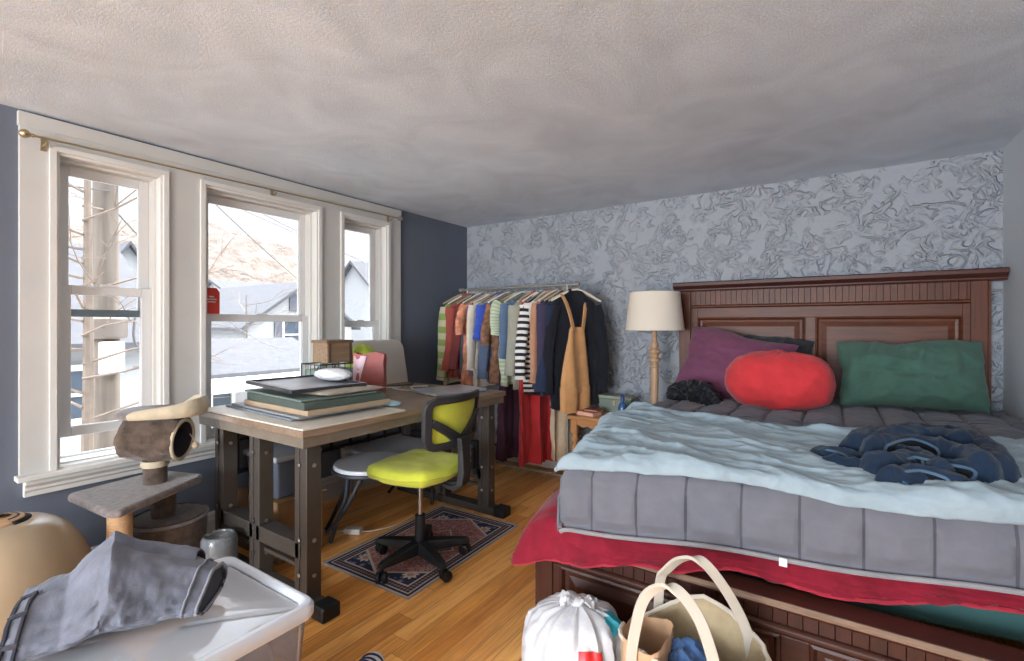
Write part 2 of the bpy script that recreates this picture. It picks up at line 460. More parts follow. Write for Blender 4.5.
def beads(q, x0, x1, y, z0, z1, d, pitch=.034):
    n = max(1, round((x1-x0)/pitch)); p = (x1-x0)/n; sg = 1 if d > 0 else -1
    for i in range(n):
        a = x0+i*p
        g = .0014
        q.add([(a,y,z0),(a+g,y+d,z0),(a+p-g,y+d,z0),(a+p,y,z0),(a,y,z1),(a+g,y+d,z1),(a+p-g,y+d,z1),(a+p,y,z1)],
              [(0,1,5,4),(1,2,6,5),(2,3,7,6)])
# headboard: front face y = 3.53
YH = 3.53
q = MB(); q.box(-.9, .69, YH+.012, 3.59, .25, 1.46)
q.build('headboard_core', M_cherX, bed, smooth=False)
for x0, x1 in ((-.925,-.845),(.605,.675)):
    MB().box(x0, x1, YH-.012, 3.6, 0, 1.462).build('headboard_post', M_cherZ, bed, smooth=False, bevel=.004)
cap = [(.06,1.455),(-.028,1.455),(-.034,1.463),(-.034,1.47),(-.05,1.48),(-.056,1.487),(-.066,1.492),(-.066,1.512),(-.06,1.518),(.06,1.518)]
def sweepx(prof, x0, x1, y):  return MB().rings([[V((x, y+o, z)) for o, z in prof] for x in (x0, x1)])
q = MB(); q.rings([[V((x, YH+o*(1 if o > 0 else 1), z)) for o, z in cap] for x in (-.955, .742)])
q.build('headboard_cap', M_dark, bed, smooth=True, angle=25)
q = MB(); beads(q, -.845, .625, YH+.004, 1.352, 1.456, -.004, .033)
q.build('headboard_beading', M_cherZ, bed, angle=20)
q = MB(); q.rings([[V((x, YH+o, z)) for o, z in [(.02,1.338),(-.004,1.338),(-.012,1.346),(-.012,1.352),(-.004,1.36),(.02,1.36)]] for x in (-.845, .625)])
q.rings([[V((x, YH+o, z)) for o, z in [(.02,.6),(0,.6),(0,1.338),(.02,1.338)]] for x in (-.845, -.80)])
q.rings([[V((x, YH+o, z)) for o, z in [(.02,.6),(0,.6),(0,1.338),(.02,1.338)]] for x in (.575, .625)])
q.box(-.80,.575, YH, YH+.02, 1.27, 1.338); q.box(-.155,-.1, YH, YH+.02, .6, 1.27); q.box(-.8,.575, YH, YH+.02, .6, .7)
q.build('headboard_frame', M_cherX, bed, smooth=False, bevel=.002)
def panel(y, x0, x1, z0, z1, m, d=.012):
    q = MB()
    def rr(e, yy): return [V((x0+e,yy,z0+e)), V((x1-e,yy,z0+e)), V((x1-e,yy,z1-e)), V((x0+e,yy,z1-e))]
    R_ = [rr(0,y+.014), rr(0,y-.006), rr(.008,y-.009), rr(.016,y+.004), rr(.03,y+.006), rr(.055,y-.001), rr(.06,y-.002)]
    q.rings(R_, caps=True); return q.build('raised_panel', m, bed, smooth=False)
panel(YH+.002, -.80, -.155, .7, 1.27, M_cherX); panel(YH+.002, -.1, .575, .7, 1.27, M_cherX)
# footboard: front face y = 1.5
YT = 1.5
for x0, x1 in ((-.907,-.835),(.655,.728)):
    MB().box(x0, x1, YT, YT+.075, 0, .45).build('footboard_post', M_footZ, bed, smooth=False, bevel=.005)
MB().box(-.84, .66, YT+.02, YT+.06, .1, .45).build('footboard_core', M_footX, bed, smooth=False)
capf = [(.085,.448),(.006,.448),(0,.44),(-.006,.448),(-.012,.452),(-.014,.46),(-.008,.467),(.085,.467)]
sweepx(capf, -.915, .736, YT).m(0).build('footboard_cap', M_dark, bed, angle=25)
q = sweepx([(-.004,.4505),(-.0145,.4525),(-.016,.46),(-.0095,.4685),(-.004,.4685)], -.915, .736, YT); q.build('footboard_cap_edge', M_capfoot, bed, angle=25)
q = MB(); beads(q, -.83, .65, YT+.016, .398, .45, -.004, .036); q.build('footboard_beading', M_footZ, bed, angle=20)
q = MB()
q.rings([[V((x, YT+o, z)) for o, z in [(.03,.372),(.004,.372),(-.002,.378),(-.002,.39),(.006,.398),(.03,.398)]] for x in (-.835,.655)])
q.box(-.835,-.805, YT+.004, YT+.03, .12, .372); q.box(.625,.655, YT+.004, YT+.03, .12, .372)
q.box(-.125,-.055, YT+.004, YT+.03, .12, .372); q.box(-.835,.655, YT+.004, YT+.03, .08, .14)
q.build('footboard_frame', M_footX, bed, smooth=False, bevel=.003)
panel(YT+.008, -.805, -.125, .14, .372, M_footX); panel(YT+.008, -.055, .625, .14, .372, M_footX)
for x in (-.86, .675): MB().box(x-.012, x+.012, YT+.07, YH, .2, .4).build('side_rail', M_footX, bed, smooth=False, bevel=.003)

def Yf(x): return 1.555+(x+.83)*.150       # front edge of the mattress, turned a little on its base
def slab(name, z0, z1, e, m, lab, cat, bev):
    q = MB(); P_ = [(-.785+e, Yf(-.785)+e), (.72-e, Yf(.72)+e), (.72-e, 3.48), (-.85+e, 3.48), (-.85+e, 2.3)]
    q.prism(P_, z0, z1)
    return tag(q.build(name, m, bevel=bev, seg=4), lab, cat)
slab('box_spring', .405, .552, -.0, mat('dark teal ticking', (48,84,84), .8, var=.08, bump=.2), 'dark teal box spring showing at the right end of the footboard', 'box spring', .02)
slab('mattress', .558, .70, .035, mat('white mattress ticking', (214,212,206), .8), 'thick mattress wrapped under the grey quilted comforter', 'mattress', .03)

# draped cloths ------------------------------------------------------
def drape_fold(s, R_):
    # s: signed distance inwards from the start of the rounded edge. returns (inset, down)
    if s >= R_: return s, 0.
    a = (R_-s)/R_
    if a <= PI/2: return R_-R_*math.sin(a), R_-R_*math.cos(a)
    return 0., R_+(R_-s-R_*PI/2)
M_comf = fabric('charcoal lilac quilted cotton', (106,108,117), .08, .3, 160)
M_pipe = fabric('pale grey piping', (138,138,142))
def quilt_h(s, t, p=.16, pt=.32):
    def one(q, p, ph=0.):
        q = q-ph
        d = abs((q/p+.5) % 1-.5)*p       # distance to the nearest seam
        return (1-math.exp(-(d/.007)**2))*.55+.45*(1-math.exp(-(d/.05)**2))
    return one(s, p, .115)*one(t, pt, .05)
Rc = .05; CXL = -.885; CZ = .742
def cxl(y):
    t = min(1., max(0., (y-1.5)/.8)); return -.795-.085*t*t*(3-2*t)
def comforter_pt(s, t, drop_l, drop_f):
    ix, dx = drape_fold(s, Rc); iy, dy = drape_fold(t, Rc)
    y = Yf(CXL+ix)-.065+iy; x = cxl(y)+ix*(.725-cxl(y))/(.725-CXL); y = Yf(x)-.065+iy
    z = CZ-max(dx, dy)-(.35*min(dx, dy))
    if t > 0: z += .0
    # front face is lower at the left end, pulled up at the right
    h = quilt_h(s, t)
    wr = .010*fr((x*1.2, y*3.0, 0), 4.5, 3)+.006*ridge((x*1.5, y*4, 0), 5., 2)
    front = 1. if dy > dx and dy > Rc*.8 else 0.
    n_up = max(0., 1-max(dx, dy)/Rc)
    z += n_up*(.026*h+wr)+ (1-n_up)*.0
    if front:
        e_ = min(1, max(0,(dy-.042)/.035))*min(1, max(0.,(fdrop(s)-dy+.002)/.03))
        y -= .017*quilt_h(s, .21)*e_ + .003*math.sin(x*38+3*math.sin(x*9))*e_ + .006*fr((x, z*.4, 0), 9, 5)*e_+.004
    elif dx > Rc*.8: x -= .012*h+.006*fr((y, z, 0), 7, 5)
    # loft: the filling stands higher towards the pillows, lower at the left front corner
    z += n_up*(.012*math.sin((y-1.5)*1.4) - .03*max(0, 1-(x-CXL)/.5)*max(0, 1-(y-1.5)/.5))
    return x, min(y, 3.5), z
L_, F_ = .19, .208
q = MB(); nu, nv = 240, 290
s1 = .725-CXL; t1 = 3.47-1.6
def fdrop(s): 
    xx = min(1., max(0., s/s1)); return F_-.064*xx**.8+.006*math.sin(s*9)
def cf(u, v):
    s = lerp(-L_, s1, u); t = lerp(-fdrop(max(s,0)), t1, v)
    return V(comforter_pt(s, t, L_, F_))
cmf = thing('comforter', 'grey quilted comforter tucked over the mattress with stitched squares', 'comforter', (-.1, 2.5, .5))
q.grid(nu, nv, cf)
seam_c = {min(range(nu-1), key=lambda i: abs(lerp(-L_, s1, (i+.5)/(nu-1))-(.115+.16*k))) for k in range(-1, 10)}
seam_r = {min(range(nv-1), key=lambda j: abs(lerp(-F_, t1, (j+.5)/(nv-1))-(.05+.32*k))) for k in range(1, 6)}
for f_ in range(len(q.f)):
    if f_ % (nu-1) in seam_c or f_//(nu-1) in seam_r: q.mi[f_] = 1  # seam faces darkened: thread and crease shade in one colour
o_ = q.build('quilt', [M_comf, fabric('seam thread and crease shade', (80,81,89))], cmf)
wrinkle(o_, [(.010,9.,3,(1,.55,.35),2.5),(.006,20.,5,(1,.6,.3),2.)], .35, lambda c: 1. if c.z > CZ-.02 else min(1, max(0, (c.z-.53)/.06))*min(1.5, max(.1, (CZ-c.z)/.05)))
o_.modifiers.new('solid', 'SOLIDIFY').thickness = .01
# stitched seams and piping along the hem
hem = [o_.data.vertices[i].co+V((-.1, 2.5-.013, .5+.002)) for i in range(int(nu*L_/(s1+L_))-1, nu)]
MB().tube(hem, .0075, 8).build('hem_piping', M_pipe, cmf)
x_, y_, z_ = min(hem, key=lambda p: abs(p.x+.125))
MB().box(x_-.010, x_+.010, y_-.014, y_-.008, z_-.014, z_+.008).build('care_label', mat('white satin tape', (226,226,224), .6), cmf, smooth=False)

# red blanket between box spring and mattress
M_red = fabric('crimson fleece', (126,27,44), .18, .5, 180); M_red.node_tree.nodes['Principled BSDF'].inputs['Sheen Weight'].default_value = .12
# path: (top point, hem point) from the left side round the corner to the right end
RP = [((-.80,2.9,.553),(-.90,2.95,.40)),((-.83,2.3,.553),(-1.0,2.35,.37)),((-.83,1.85,.553),(-1.03,1.9,.345)),((-.80,1.62,.553),(-1.0,1.58,.34)),
      ((-.79,1.575,.528),(-.985,1.462,.352)),((-.765,1.56,.524),(-.87,1.455,.388)),((-.70,1.56,.520),(-.715,1.455,.422)),((-.58,1.58,.522),(-.588,1.465,.450)),
      ((-.42,1.60,.530),(-.42,1.49,.484)),((-.25,1.625,.542),(-.26,1.545,.487)),((-.05,1.65,.558),(-.05,1.575,.487)),((.13,1.68,.56),(.10,1.60,.487)),((.2,1.69,.56),(.2,1.635,.505)),((.4,1.73,.562),(.4,1.675,.512)),((.7,1.77,.562),(.71,1.735,.50))]
tp = smooth_path([a for a, b in RP], 12); hp = smooth_path([b for a, b in RP], 12)
N_ = len(tp)
def redf(u, v):
    k = u*(N_-1); i = min(int(k), N_-2); f = k-i
    a = tp[i].lerp(tp[i+1], f); b = hp[i].lerp(hp[i+1], f)
    mid_out = V((0,0,0))
    d = b-a; outw = V((d.x, d.y, 0)); 
    w = V((a.x, a.y, a.z))
    bulge = math.sin(PI*min(v,1))*.35
    kx = min(1., max(0., (u-.42)/.12)); ex_ = .5+.1*kx
    p = V((lerp(a.x,b.x, v**ex_), lerp(a.y,b.y, v**ex_), lerp(a.z,b.z, v**(1.9-.9*kx))))
    nrm = V((d.x, d.y, .0)).normalized() if outw.length > 1e-4 else V((0,-1,0))
    amp = .018*v*(1 if u < .45 else .6)
    p += nrm*(amp*math.sin(u*34+2*math.sin(u*11))+.012*v*fr((u*9, v*2, 0), 2.2, 8))
    p.z += .003*math.sin(u*50)*v + .012*fr((p.x*3, p.y*3, 0), 2., 4)*v
    return p
q = MB()
q.grid(190, 26, redf)
q.grid(190, 3, lambda u, v: redf(u, 0)+V((.25 if u < .28 else 0, .25 if u > .28 else 0, 0))*v*.4+V((0,0,.002)))
rb = thing('red_blanket', 'crimson fleece blanket hanging out between mattress and footboard', 'blanket', (-.3, 1.6, .3))
o_ = q.build('fleece', M_red, rb, solid=.008, off=0)
wrinkle(o_, [(.014,6.,3,(1,1,.4),2.),(.004,20.,5,(1,1,.5),2.)])
MB().tube([redf(u/220, 1.) for u in range(221)], .0055, 6).build('stitched_hem', fabric('crimson hem thread', (166,44,60), .2, .8, 300), rb)

# pale blue blanket across the foot of the bed
M_blue = fabric('pale blue fleece', (146,164,174), .10, .55, 120)
BX0, BX1 = -.97, .735
def yback(x): return interp([(-1.1,2.50),(-.90,2.47),(-.70,2.40),(-.50,2.33),(-.3,2.27),(-.1,2.24),(.1,2.26),(.3,2.36),(.52,2.48),(.75,2.50)], x)
def bl(u, v):
    vy = v*.95+1.5
    s = lerp(-(.015+.16*min(1,max(0,(v-.12)/.3))), s1, u)             # across, from the left overhang
    ix, dx = drape_fold(s, .06)
    x = CXL+ix
    yb = yback(x)
    y0 = Yf(x)-.080
    e = .024+.022*max(0,x+.8)/1.5+.008*math.sin(x*6+1)    # overhang at the front
    tlen = yb-y0
    t = lerp(-e, tlen, v)
    iy, dy = drape_fold(t, .03)
    y = y0+iy
    xl = cxl(y)-.016-.05*math.exp(-((y-2.3)/.35)**2); x = xl+ix*(.735-xl)/(.735-CXL)
    wx = x*.8
    big = .016*fr((wx*1.3, y*3.2+.7*x, 0), 2.6, 31, 3)
    fold = .012*max(0, ridge((x*.75+.2*y, y*3.3, 0), 2.3, 12))+.005*ridge((x*1.5, y*8, 0), 3.0, 5)
    k = max(0., 1-max(dx, dy)/.06)
    z = CZ+.040+ (.012*math.sin((y-1.5)*1.4) - .03*max(0, 1-(x-CXL)/.5)*max(0, 1-(y-1.5)/.5))
    # rolled back edge
    z += .014*math.exp(-((v-1)/.05)**2)*(1+.6*math.sin(x*11)) 
    z += (big+fold)*(.35+.65*k) - .035*min(1,max(0,(-.80-x)/.12))*min(1,max(0,(y-2.0)/.4))
    z -= max(dx, dy)+.3*min(dx, dy)
    z = max(z, CZ+.004-max(dx, dy)-.05*0) if k > .9 else z
    if dx > .05:
        x -= .03*math.sin(PI*min(1,(y-1.5)/1.1))*min(1,dx/.1) + .012*fr((y*4, z*4, 0), 1.5, 3)
    y += .012*fr((x*2.2, 0, 0), 2., 9)*(1 if v > .5 else .3)
    return V((x, y, z))
q = MB(); q.grid(200, 150, bl)
bb = q.build('blue_blanket', M_blue)
wrinkle(bb, [(.016,5.5,7,(.45,1.5,.5),3.),(.009,13.,2,(.5,1.4,.5),2.5),(.004,30.,4,(.7,1.2,1),2.)], .12)
bb.modifiers.new('solid', 'SOLIDIFY').thickness = .006
tag(bb, 'pale blue fleece blanket spread wrinkled across the foot of the bed', 'blanket')

# ------------------------------------------------------------------ pillows
def pillow(name, w, h, t, M, m, seed, wr=.012, pinch=.10, crease=0):
    q = MB()
    n = 64
    def P_(u, v, sg):
        a, b = 2*u-1, 2*v-1
        th = t*.5*((1-abs(a)**2.3)*(1-abs(b)**2.3))**.55
        x = w/2*a*(1-pinch*(1-b*b)*.55*abs(a)); y = h/2*b*(1-pinch*(1-a*a)*.55*abs(b))
        x += .016*fr((a*1.1, b*1.1, 0), 1.2, seed+2); y += .016*fr((a*1.1, b*1.1, 3), 1.2, seed+5)
        r = fr((x, y, sg*2), 5.5, seed)*wr + ridge((x*1.3, y*1.3, sg), 4.2, seed)*wr*.55
        if crease: r += -crease*math.exp(-((y-.25*x*math.sin(seed)+.02)/.025)**2)*(1-a*a)
        return V((x, y, sg*max(.001, th+r*min(1, th*14))))
    for sg in (1, -1):
        q.grid(n, n, lambda u, v: M @ P_(u, v, sg))
    o = q.build(name, m, weld=True)
    Mi = M.inverted()
    def mk_(c):
        p = Mi @ c; return max(0., (1-abs(2*p.x/w)**3)*(1-abs(2*p.y/h)**3))**.6
    wrinkle(o, [(wr*1.3,6.,seed,(1,1,1),2.5),(wr*.6,14.,seed+3,(1,1,1),2.2)], 0., mk_)
    return o
def plc(c, yaw=0, lean=60, roll=0):
    # local x across, local y up the pillow, local z out of its face
    return Matrix.Translation(V(c)) @ Matrix.Rotation(R(yaw), 4, 'Z') @ Matrix.Rotation(R(lean), 4, 'X') @ Matrix.Rotation(R(roll), 4, 'Z')
M_plum = fabric('plum cotton', (112,66,90), .08, .25); M_green = fabric('dark sage cotton', (70,100,88), .08, .25)
M_char = fabric('charcoal cotton', (48,50,55), .15, .3)
tag(pillow('dark_pillow', .54, .41, .17, plc((-.39, 3.45, .955), 0, 74, -4), M_char, 3, .03), 'charcoal black pillow tucked behind the plum pillow', 'pillow')
tag(pillow('plum_pillow', .64, .48, .25, plc((-.545, 3.31, .945), -4, 66, -12), M_plum, 7, .012), 'plum purple pillow leaning on the left of the headboard', 'pillow')
tag(pillow('green_pillow', .62, .38, .22, plc((.325, 3.33, .95), 2, 65, 1.5), M_green, 11, .018, .06, .018), 'dark green pillow leaning on the right of the headboard', 'pillow')
# red round cushion with a gathered top
def redk(d):
    th = math.atan2(d.x, -d.y); p = math.acos(max(-1,min(1,d.z)))
    k = (abs(d.x)**2.6+abs(d.y)**2.6+abs(d.z)**2.6)**(-1/2.6)*.97+.03*fr((d.x, d.y, d.z), 2.2, 5)
    cx, cz = .10, .92
    g = V((d.x-.05, d.y+.25, d.z-.93)); gl = g.length
    ang = math.atan2(g.y, g.x)
    k += .035*math.sin(ang*9+1.5*math.sin(ang*2))*math.exp(-(gl/.55)**2)*min(1, gl/.1)
    k -= .12*math.exp(-(gl/.10)**2)
    k += .010*math.sin(d.x*14+d.z*9)
    if d.z < -.3: k *= 1-.1*(-d.z-.3)
    return k
q = MB(); q.blob((-.265, 3.06, .903), (.272, .20, .172), redk, 72, 44)
o_ = q.build('red_cushion', fabric('coral red plush', (204,58,62), .1, .8, 150))
wrinkle(o_, [(.012,6.,5,(1,1,.6),2.),(.005,18.,2,(1,1,1),2.)])
tag(o_, 'round coral red plush cushion in the middle of the bed', 'cushion')

# ------------------------------------------------------------------ crumpled cloths
def crumple(name, outline, z0, hgt, m, seed, fs=7., n=90, amp=.5, label='', cat='clothes', zfn=None, M=None, parent=None, stretch=(1,1)):
    # a heap: polar outline (angle -> radius), folded height
    q = MB(); cx, cy, rad = outline
    def g(u, v):
        th = 2*PI*u; rr = rad(th)
        wob = 1+.10*fr((math.cos(th), math.sin(th), 0), 2.5, seed)
        r = rr*wob*(1-(1-v)**1.0) if False else rr*wob*v
        x = cx+r*math.cos(th); y = cy+r*math.sin(th)
        env = (1-v**3.2)**.55
        rd = ridge((x*stretch[0], y*stretch[1], seed), fs, seed); rd2 = ridge((x*1.2, y*.8, seed*2), fs*2.1, seed+4)
        h = hgt*env*(1-amp*.5+amp*rd*.8+.22*amp*rd2)
        zz = (zfn(x, y) if zfn else z0)
        x += .012*fr((x, y, 3), 12, seed); y += .012*fr((x, y, 9), 12, seed)
        return V((x, y, zz+max(.002, h)))
    q.grid(n, int(n*.5), g, cyc=True)
    o = q.build(name, m, parent, weld=True)
    if label: tag(o, label, cat)
    return o
def bedz(x, y): return CZ+.022+.012*math.sin((y-1.5)*1.4)
q = MB(); q.blob((-.70, 3.00, .795), (.125, .10, .062), lambda d: (1+.25*fr((d.x,d.y,d.z),1.3,4))*(1-.15*max(0,-d.z)), 110, 70)
q.blob((-.615, 2.965, .78), (.075, .06, .045), lambda d: (1+.25*fr((d.x,d.y,d.z),1.4,9)), 80, 50)
o_ = q.build('black_garment', fabric('black satin cloth', (26,28,33), .3, .2, 120, .42))
wrinkle(o_, [(.05,9.,3,(1,1.3,.8),2.2),(.022,20.,5,(1,1,1),2.)])
tag(o_, 'crumpled black garment on the comforter before the plum pillow', 'clothes')
# navy jeans heap on the blue blanket: folded sheets, hollows put in as dark patches
M_jean = fabric('navy denim', (28,44,64), .22, .5, 260); M_jeanshade = fabric('denim hollow shade', (16,20,28), .2, .3); M_seam = fabric('pale denim seam', (72,98,122), .2, .4)
jt = thing('jeans', 'crumpled navy jeans heaped on the blue blanket', 'jeans', (.20, 1.9, .76))
def lerp3(a, b, t): return a.lerp(b, t)
def jz(x, y): return CZ+.043+.012*math.sin((y-1.5)*1.4)
ROPES = [  # plan path, half width, height: folded legs, seat and waist
 ([(-.034,1.875),(.037,1.86),(.13,1.88)], .034, .040), ([(-.01,1.80),(.054,1.79),(.12,1.81)], .030, .034),
 ([(.071,1.95),(.186,2.10),(.311,2.20),(.385,2.12),(.41,1.99)], .065, .085), ([(.16,1.98),(.26,2.06),(.34,2.03)], .06, .10),
 ([(.10,1.885),(.19,1.965),(.27,1.96),(.345,1.91),(.365,1.82)], .046, .085),
 ([(.115,1.775),(.20,1.83),(.27,1.80),(.335,1.83)], .042, .062), ([(.14,1.705),(.21,1.735),(.285,1.72)], .034, .046),
 ([(.33,2.07),(.40,1.99),(.40,1.86)], .045, .078), ([(.19,1.90),(.24,1.84),(.25,1.76)], .034, .062)]
RP2 = [(smooth_path([(.93*x,y,0) for x, y in p], 8), r*.97, h) for p, r, h in ROPES]
def jh(x, y):
    p = V((x+.018*fr((x,y,0),9,3), y+.018*fr((x,y,1),9,5), 0)); t = 0.
    for pts, r, h in RP2:
        d = 9.
        for a, b in zip(pts, pts[1:]):
            ab = b-a; k = max(0, min(1, (p-a).dot(ab)/ab.length_squared)); d = min(d, (p-a-ab*k).length)
        if d < r: t = max(t, h*(1-(d/r)**2.2)**.6)
    if t > 0: t = t*(1+.10*ridge((x,y,0),11.,3))+.006*ridge((x,y,1),26.,5)
    return t
q = MB(); nx, ny = 130, 180; idx = {}; hv = {}
for j in range(ny):
    for i in range(nx):
        x = lerp(-.10,.48,i/(nx-1)); y = lerp(1.64,2.32,j/(ny-1)); hv[i,j] = (x, y, jh(x, y))
fs_ = []
for j in range(ny-1):
    for i in range(nx-1):
        c4 = [(i,j),(i+1,j),(i+1,j+1),(i,j+1)]
        if any(hv[c][2] > 0 for c in c4):
            f = []
            for c in c4:
                if c not in idx: x, y, h_ = hv[c]; idx[c] = len(q.v); q.v.append(V((x, y, jz(x,y)-.012+h_)))
                f.append(idx[c])
            q.f.append(f); q.mi.append(0)
o_ = q.build('denim_folds', M_jean, jt)
wrinkle(o_, [(.008,16.,5,(1,1,.6),2.2)])
for ri, lo, hi in ((4,.05,.62),(5,.10,.95),(6,.05,.95),(0,.0,.55),(8,.1,.9)):
    pts, r, h = RP2[ri]; n_ = len(pts); up_, lw_, md_ = [], [], []; k0, k1 = int(lo*(n_-1)), int(hi*(n_-1))
    for k in range(k0, k1+1):
        t = (pts[min(k+1,n_-1)]-pts[max(k-1,0)]).normalized(); nn = V((t.y,-t.x,0))
        if nn.y > 0: nn = -nn
        e_ = max(0., math.sin(PI*(k-k0)/max(1,k1-k0)))**.5
        c = pts[k]+nn*r*.80; bz = jz(c.x,c.y)-.012; mid = V((c.x,c.y,bz+h*.62))
        u_ = pts[k]+nn*r*.62; l_ = pts[k]+nn*r*1.12
        a = mid.lerp(V((u_.x,u_.y,bz+h*.98)), e_); b = mid.lerp(V((l_.x,l_.y,bz+h*.14)), e_)
        up_.append(a); lw_.append(b); md_.append(a.lerp(b,.5)-nn*r*.10*e_)
    MB().tube(smooth_path(up_+lw_[::-1],3), .0045, 6, closed=True).build('hem', M_seam, jt)
    MB().rings([list(q_) for q_ in zip(up_, md_, lw_)], caps=False, cyc=False).build('hollow_shade', M_jeanshade, jt, solid=.002)  # dark sheet painted in for the shade inside the fold
# ------------------------------------------------------------------ desk
M_leg = mat('bronze grey painted steel', (84,78,73), .42, .35, var=.12, vscale=6, bump=.08, bscale=80)
M_top = m_wood('weathered brown desk top', (104,86,72), (158,138,118), 'Y', .35)
M_edge = mat('pale weathered edge', (118,108,96), .55, var=.15, vscale=12, stretch=(1,1,1))
desk = thing('desk', 'long brown wooden desk on bronze grey steel trestle legs', 'desk', (-2.25, 1.88, 0))
DX0, DX1, DY0, DY1, DZ = -2.735, -1.80, 1.15, 2.61, .785
MB().box(DX0, DX1, DY0, DY1, DZ-.03, DZ).build('desktop', [M_top], desk, smooth=False, bevel=.003)
q = MB()
for b in ((DX0+.01,DX1-.012,DY0+.01,DY0+.035),(DX0+.01,DX1-.012,DY1-.035,DY1-.01),(DX0+.01,DX0+.035,DY0+.03,DY1-.03),(DX1-.037,DX1-.012,DY0+.03,DY1-.03)): q.box(*b, DZ-.075, DZ-.03)
q.build('apron', M_edge, desk, smooth=False, bevel=.002)
def post(x, y, w=.088, d=.07, z0=.05, z1=DZ-.07):
    # channel section: two flanges and a slightly set back web
    q = MB(); q.box(x-w/2, x-w/2+.03, y-d/2, y+d/2, z0, z1); q.box(x+w/2-.03, x+w/2, y-d/2, y+d/2, z0, z1); q.box(x-w/2+.02, x+w/2-.02, y-d/2+.006, y+d/2-.006, z0, z1)
    o = q.build('leg', M_leg, desk, smooth=False, bevel=.003)
    for zz in (.15, .3, .62):
        MB().lathe([(.001,.0),(.009,.0),(.009,.004),(.005,.006),(.001,.006)], n=12, M=Matrix.Translation((x-.01, y-d/2, zz)) @ Matrix.Rotation(PI/2, 4, 'X')).build('bolt', M_chrome, o)
        MB().lathe([(.001,.0),(.009,.0),(.009,.004),(.005,.006),(.001,.006)], n=12, M=Matrix.Translation((x+w/2, y, zz)) @ Matrix.Rotation(PI/2, 4, 'Y')).build('bolt', M_chrome, o)
    return o
for yy in (1.235, 2.515):
    for x in (-1.892, -2.265, -2.60): post(x, yy)
    x1 = -1.735
    MB().box(-2.69, x1, yy-.04, yy+.04, 0.0, .05).build('foot', M_leg, desk, smooth=False, bevel=.008)
    MB().box(x1-.075, x1+.012, yy-.044, yy+.044, 0.0, .062).build('foot_cap', M_black, desk, smooth=False, bevel=.01)
    MB().box(-2.60, -1.9, yy-.035, yy+.045, .215, .285).build('stretcher', M_leg, desk, smooth=False, bevel=.003)
    MB().box(-2.60, -1.9, yy-.012, yy+.012, .16, .178).build('tie_bar', M_leg, desk, smooth=False, bevel=.003)
q = MB(); q.box(-2.60, -1.9, 2.49, 2.52, .43, .455); q.build('upper_tie_bar', M_black, desk, smooth=False, bevel=.004)
q = MB(); q.box(-1.955, -1.925, 2.455, 2.482, .25, .47); q.tube([(-1.94,2.45,.29),(-1.94,2.43,.29),(-1.94,2.43,.42),(-1.94,2.45,.42)], .008, 8); q.build('adjuster_bracket', M_black, desk, bevel=.003)
# hanging panel behind the desk with its wire frame
q = MB(); q.box(-2.68, -2.665, 1.3, 2.5, .43, .74); q.build('modesty_panel', mat('dark violet grey panel', (98,98,106), .5, var=.08), desk, smooth=False)
q = MB()
for k in range(9): y = 1.32+k*.145; q.box(-2.665, -2.65, y-.006, y+.006, .42, .74)
q.box(-2.668, -2.646, 1.28, 2.52, .425, .442); q.box(-2.668, -2.648, 1.28, 2.52, .60, .608)
q.build('wire_frame', M_black, desk, smooth=False)

# ------------------------------------------------------------------ on the desk
tag(MB().box(DX0+.02, DX1-.002, DY0+.004, 1.72, DZ, DZ+.007).build('desk_mat', mat('cream board', (214,208,196), .38, var=.04), smooth=False, bevel=.002), 'cream board covering the near half of the desk', 'desk mat')
Zs = DZ+.007
def flat(name, cx, cy, w, d, z0, z1, rz, m, lab, cat, edge=None, bev=.003):
    Mx = Matrix.Translation((cx, cy, 0)) @ Matrix.Rotation(R(rz), 4, 'Z')
    q = MB(); q.box(-w/2, w/2, -d/2, d/2, z0, z1, Mx)
    o = q.build(name, m, None, smooth=False, bevel=bev)
    return tag(o, lab, cat, 'artwork and portfolios stacked on the desk')
flat('art_board', -2.315, 1.47, .66, .46, Zs, Zs+.010, -3, mat('blue grey board', (122,130,140), .5), 'thin blue grey board at the very bottom of the desk stack', 'art board')
flat('art_board', -2.275, 1.48, .66, .46, Zs+.011, Zs+.021, -3, mat('steel grey board', (138,142,146), .5), 'thin pale grey board with white edge second from the stack bottom', 'art board')
flat('portfolio_case', -2.215, 1.50, .58, .46, Zs+.022, Zs+.047, -2, mat('tan cardboard', (168,148,124), .7, var=.06), 'tan cardboard portfolio in the middle of the desk stack', 'portfolio')
flat('portfolio_case', -2.21, 1.49, .56, .44, Zs+.048, Zs+.083, -4, mat('dark green bookcloth', (74,86,80), .7, var=.08), 'thick dark green portfolio in the desk stack', 'portfolio')
flat('portfolio_case', -2.235, 1.47, .58, .40, Zs+.084, Zs+.094, -5, mat('grey green board', (104,120,114), .6), 'thin grey green folder under the black picture frame', 'portfolio')
def soft_sheet(name, cx, cy, w, d, z, t, m, seed, lab, cat):
    q = MB()
    for sg in (1,-1):
        q.grid(40, 30, lambda u, v: V((cx+(u-.5)*w+.01*fr((v*3,u,0),2,seed), cy+(v-.5)*d+.012*fr((u*3,v,1),2,seed),
               z+t*.5+sg*max(.0005, t*.5*((1-abs(2*u-1)**4)*(1-abs(2*v-1)**4))**.5*(1+.5*ridge((u*2,v*2,sg),3,seed))))))
    return tag(q.build(name, m, weld=True), lab, cat)
soft_sheet('wrapped_print', -2.13, 1.52, .42, .36, Zs+.095, .022, mat('taupe wrapping', (150,140,126), .5, var=.15, bump=.3), 5, 'taupe wrapped bundle lying under the black picture frame', 'bundle')
pf = thing('picture_frame', 'black framed picture lying face up on top of the desk stack', 'picture frame', (-2.27, 1.49, Zs+.118))
Mx = Matrix.Translation((-2.27, 1.47, Zs+.119)) @ Matrix.Rotation(R(-6), 4, 'Z') @ Matrix.Rotation(R(1.0), 4, 'Y')
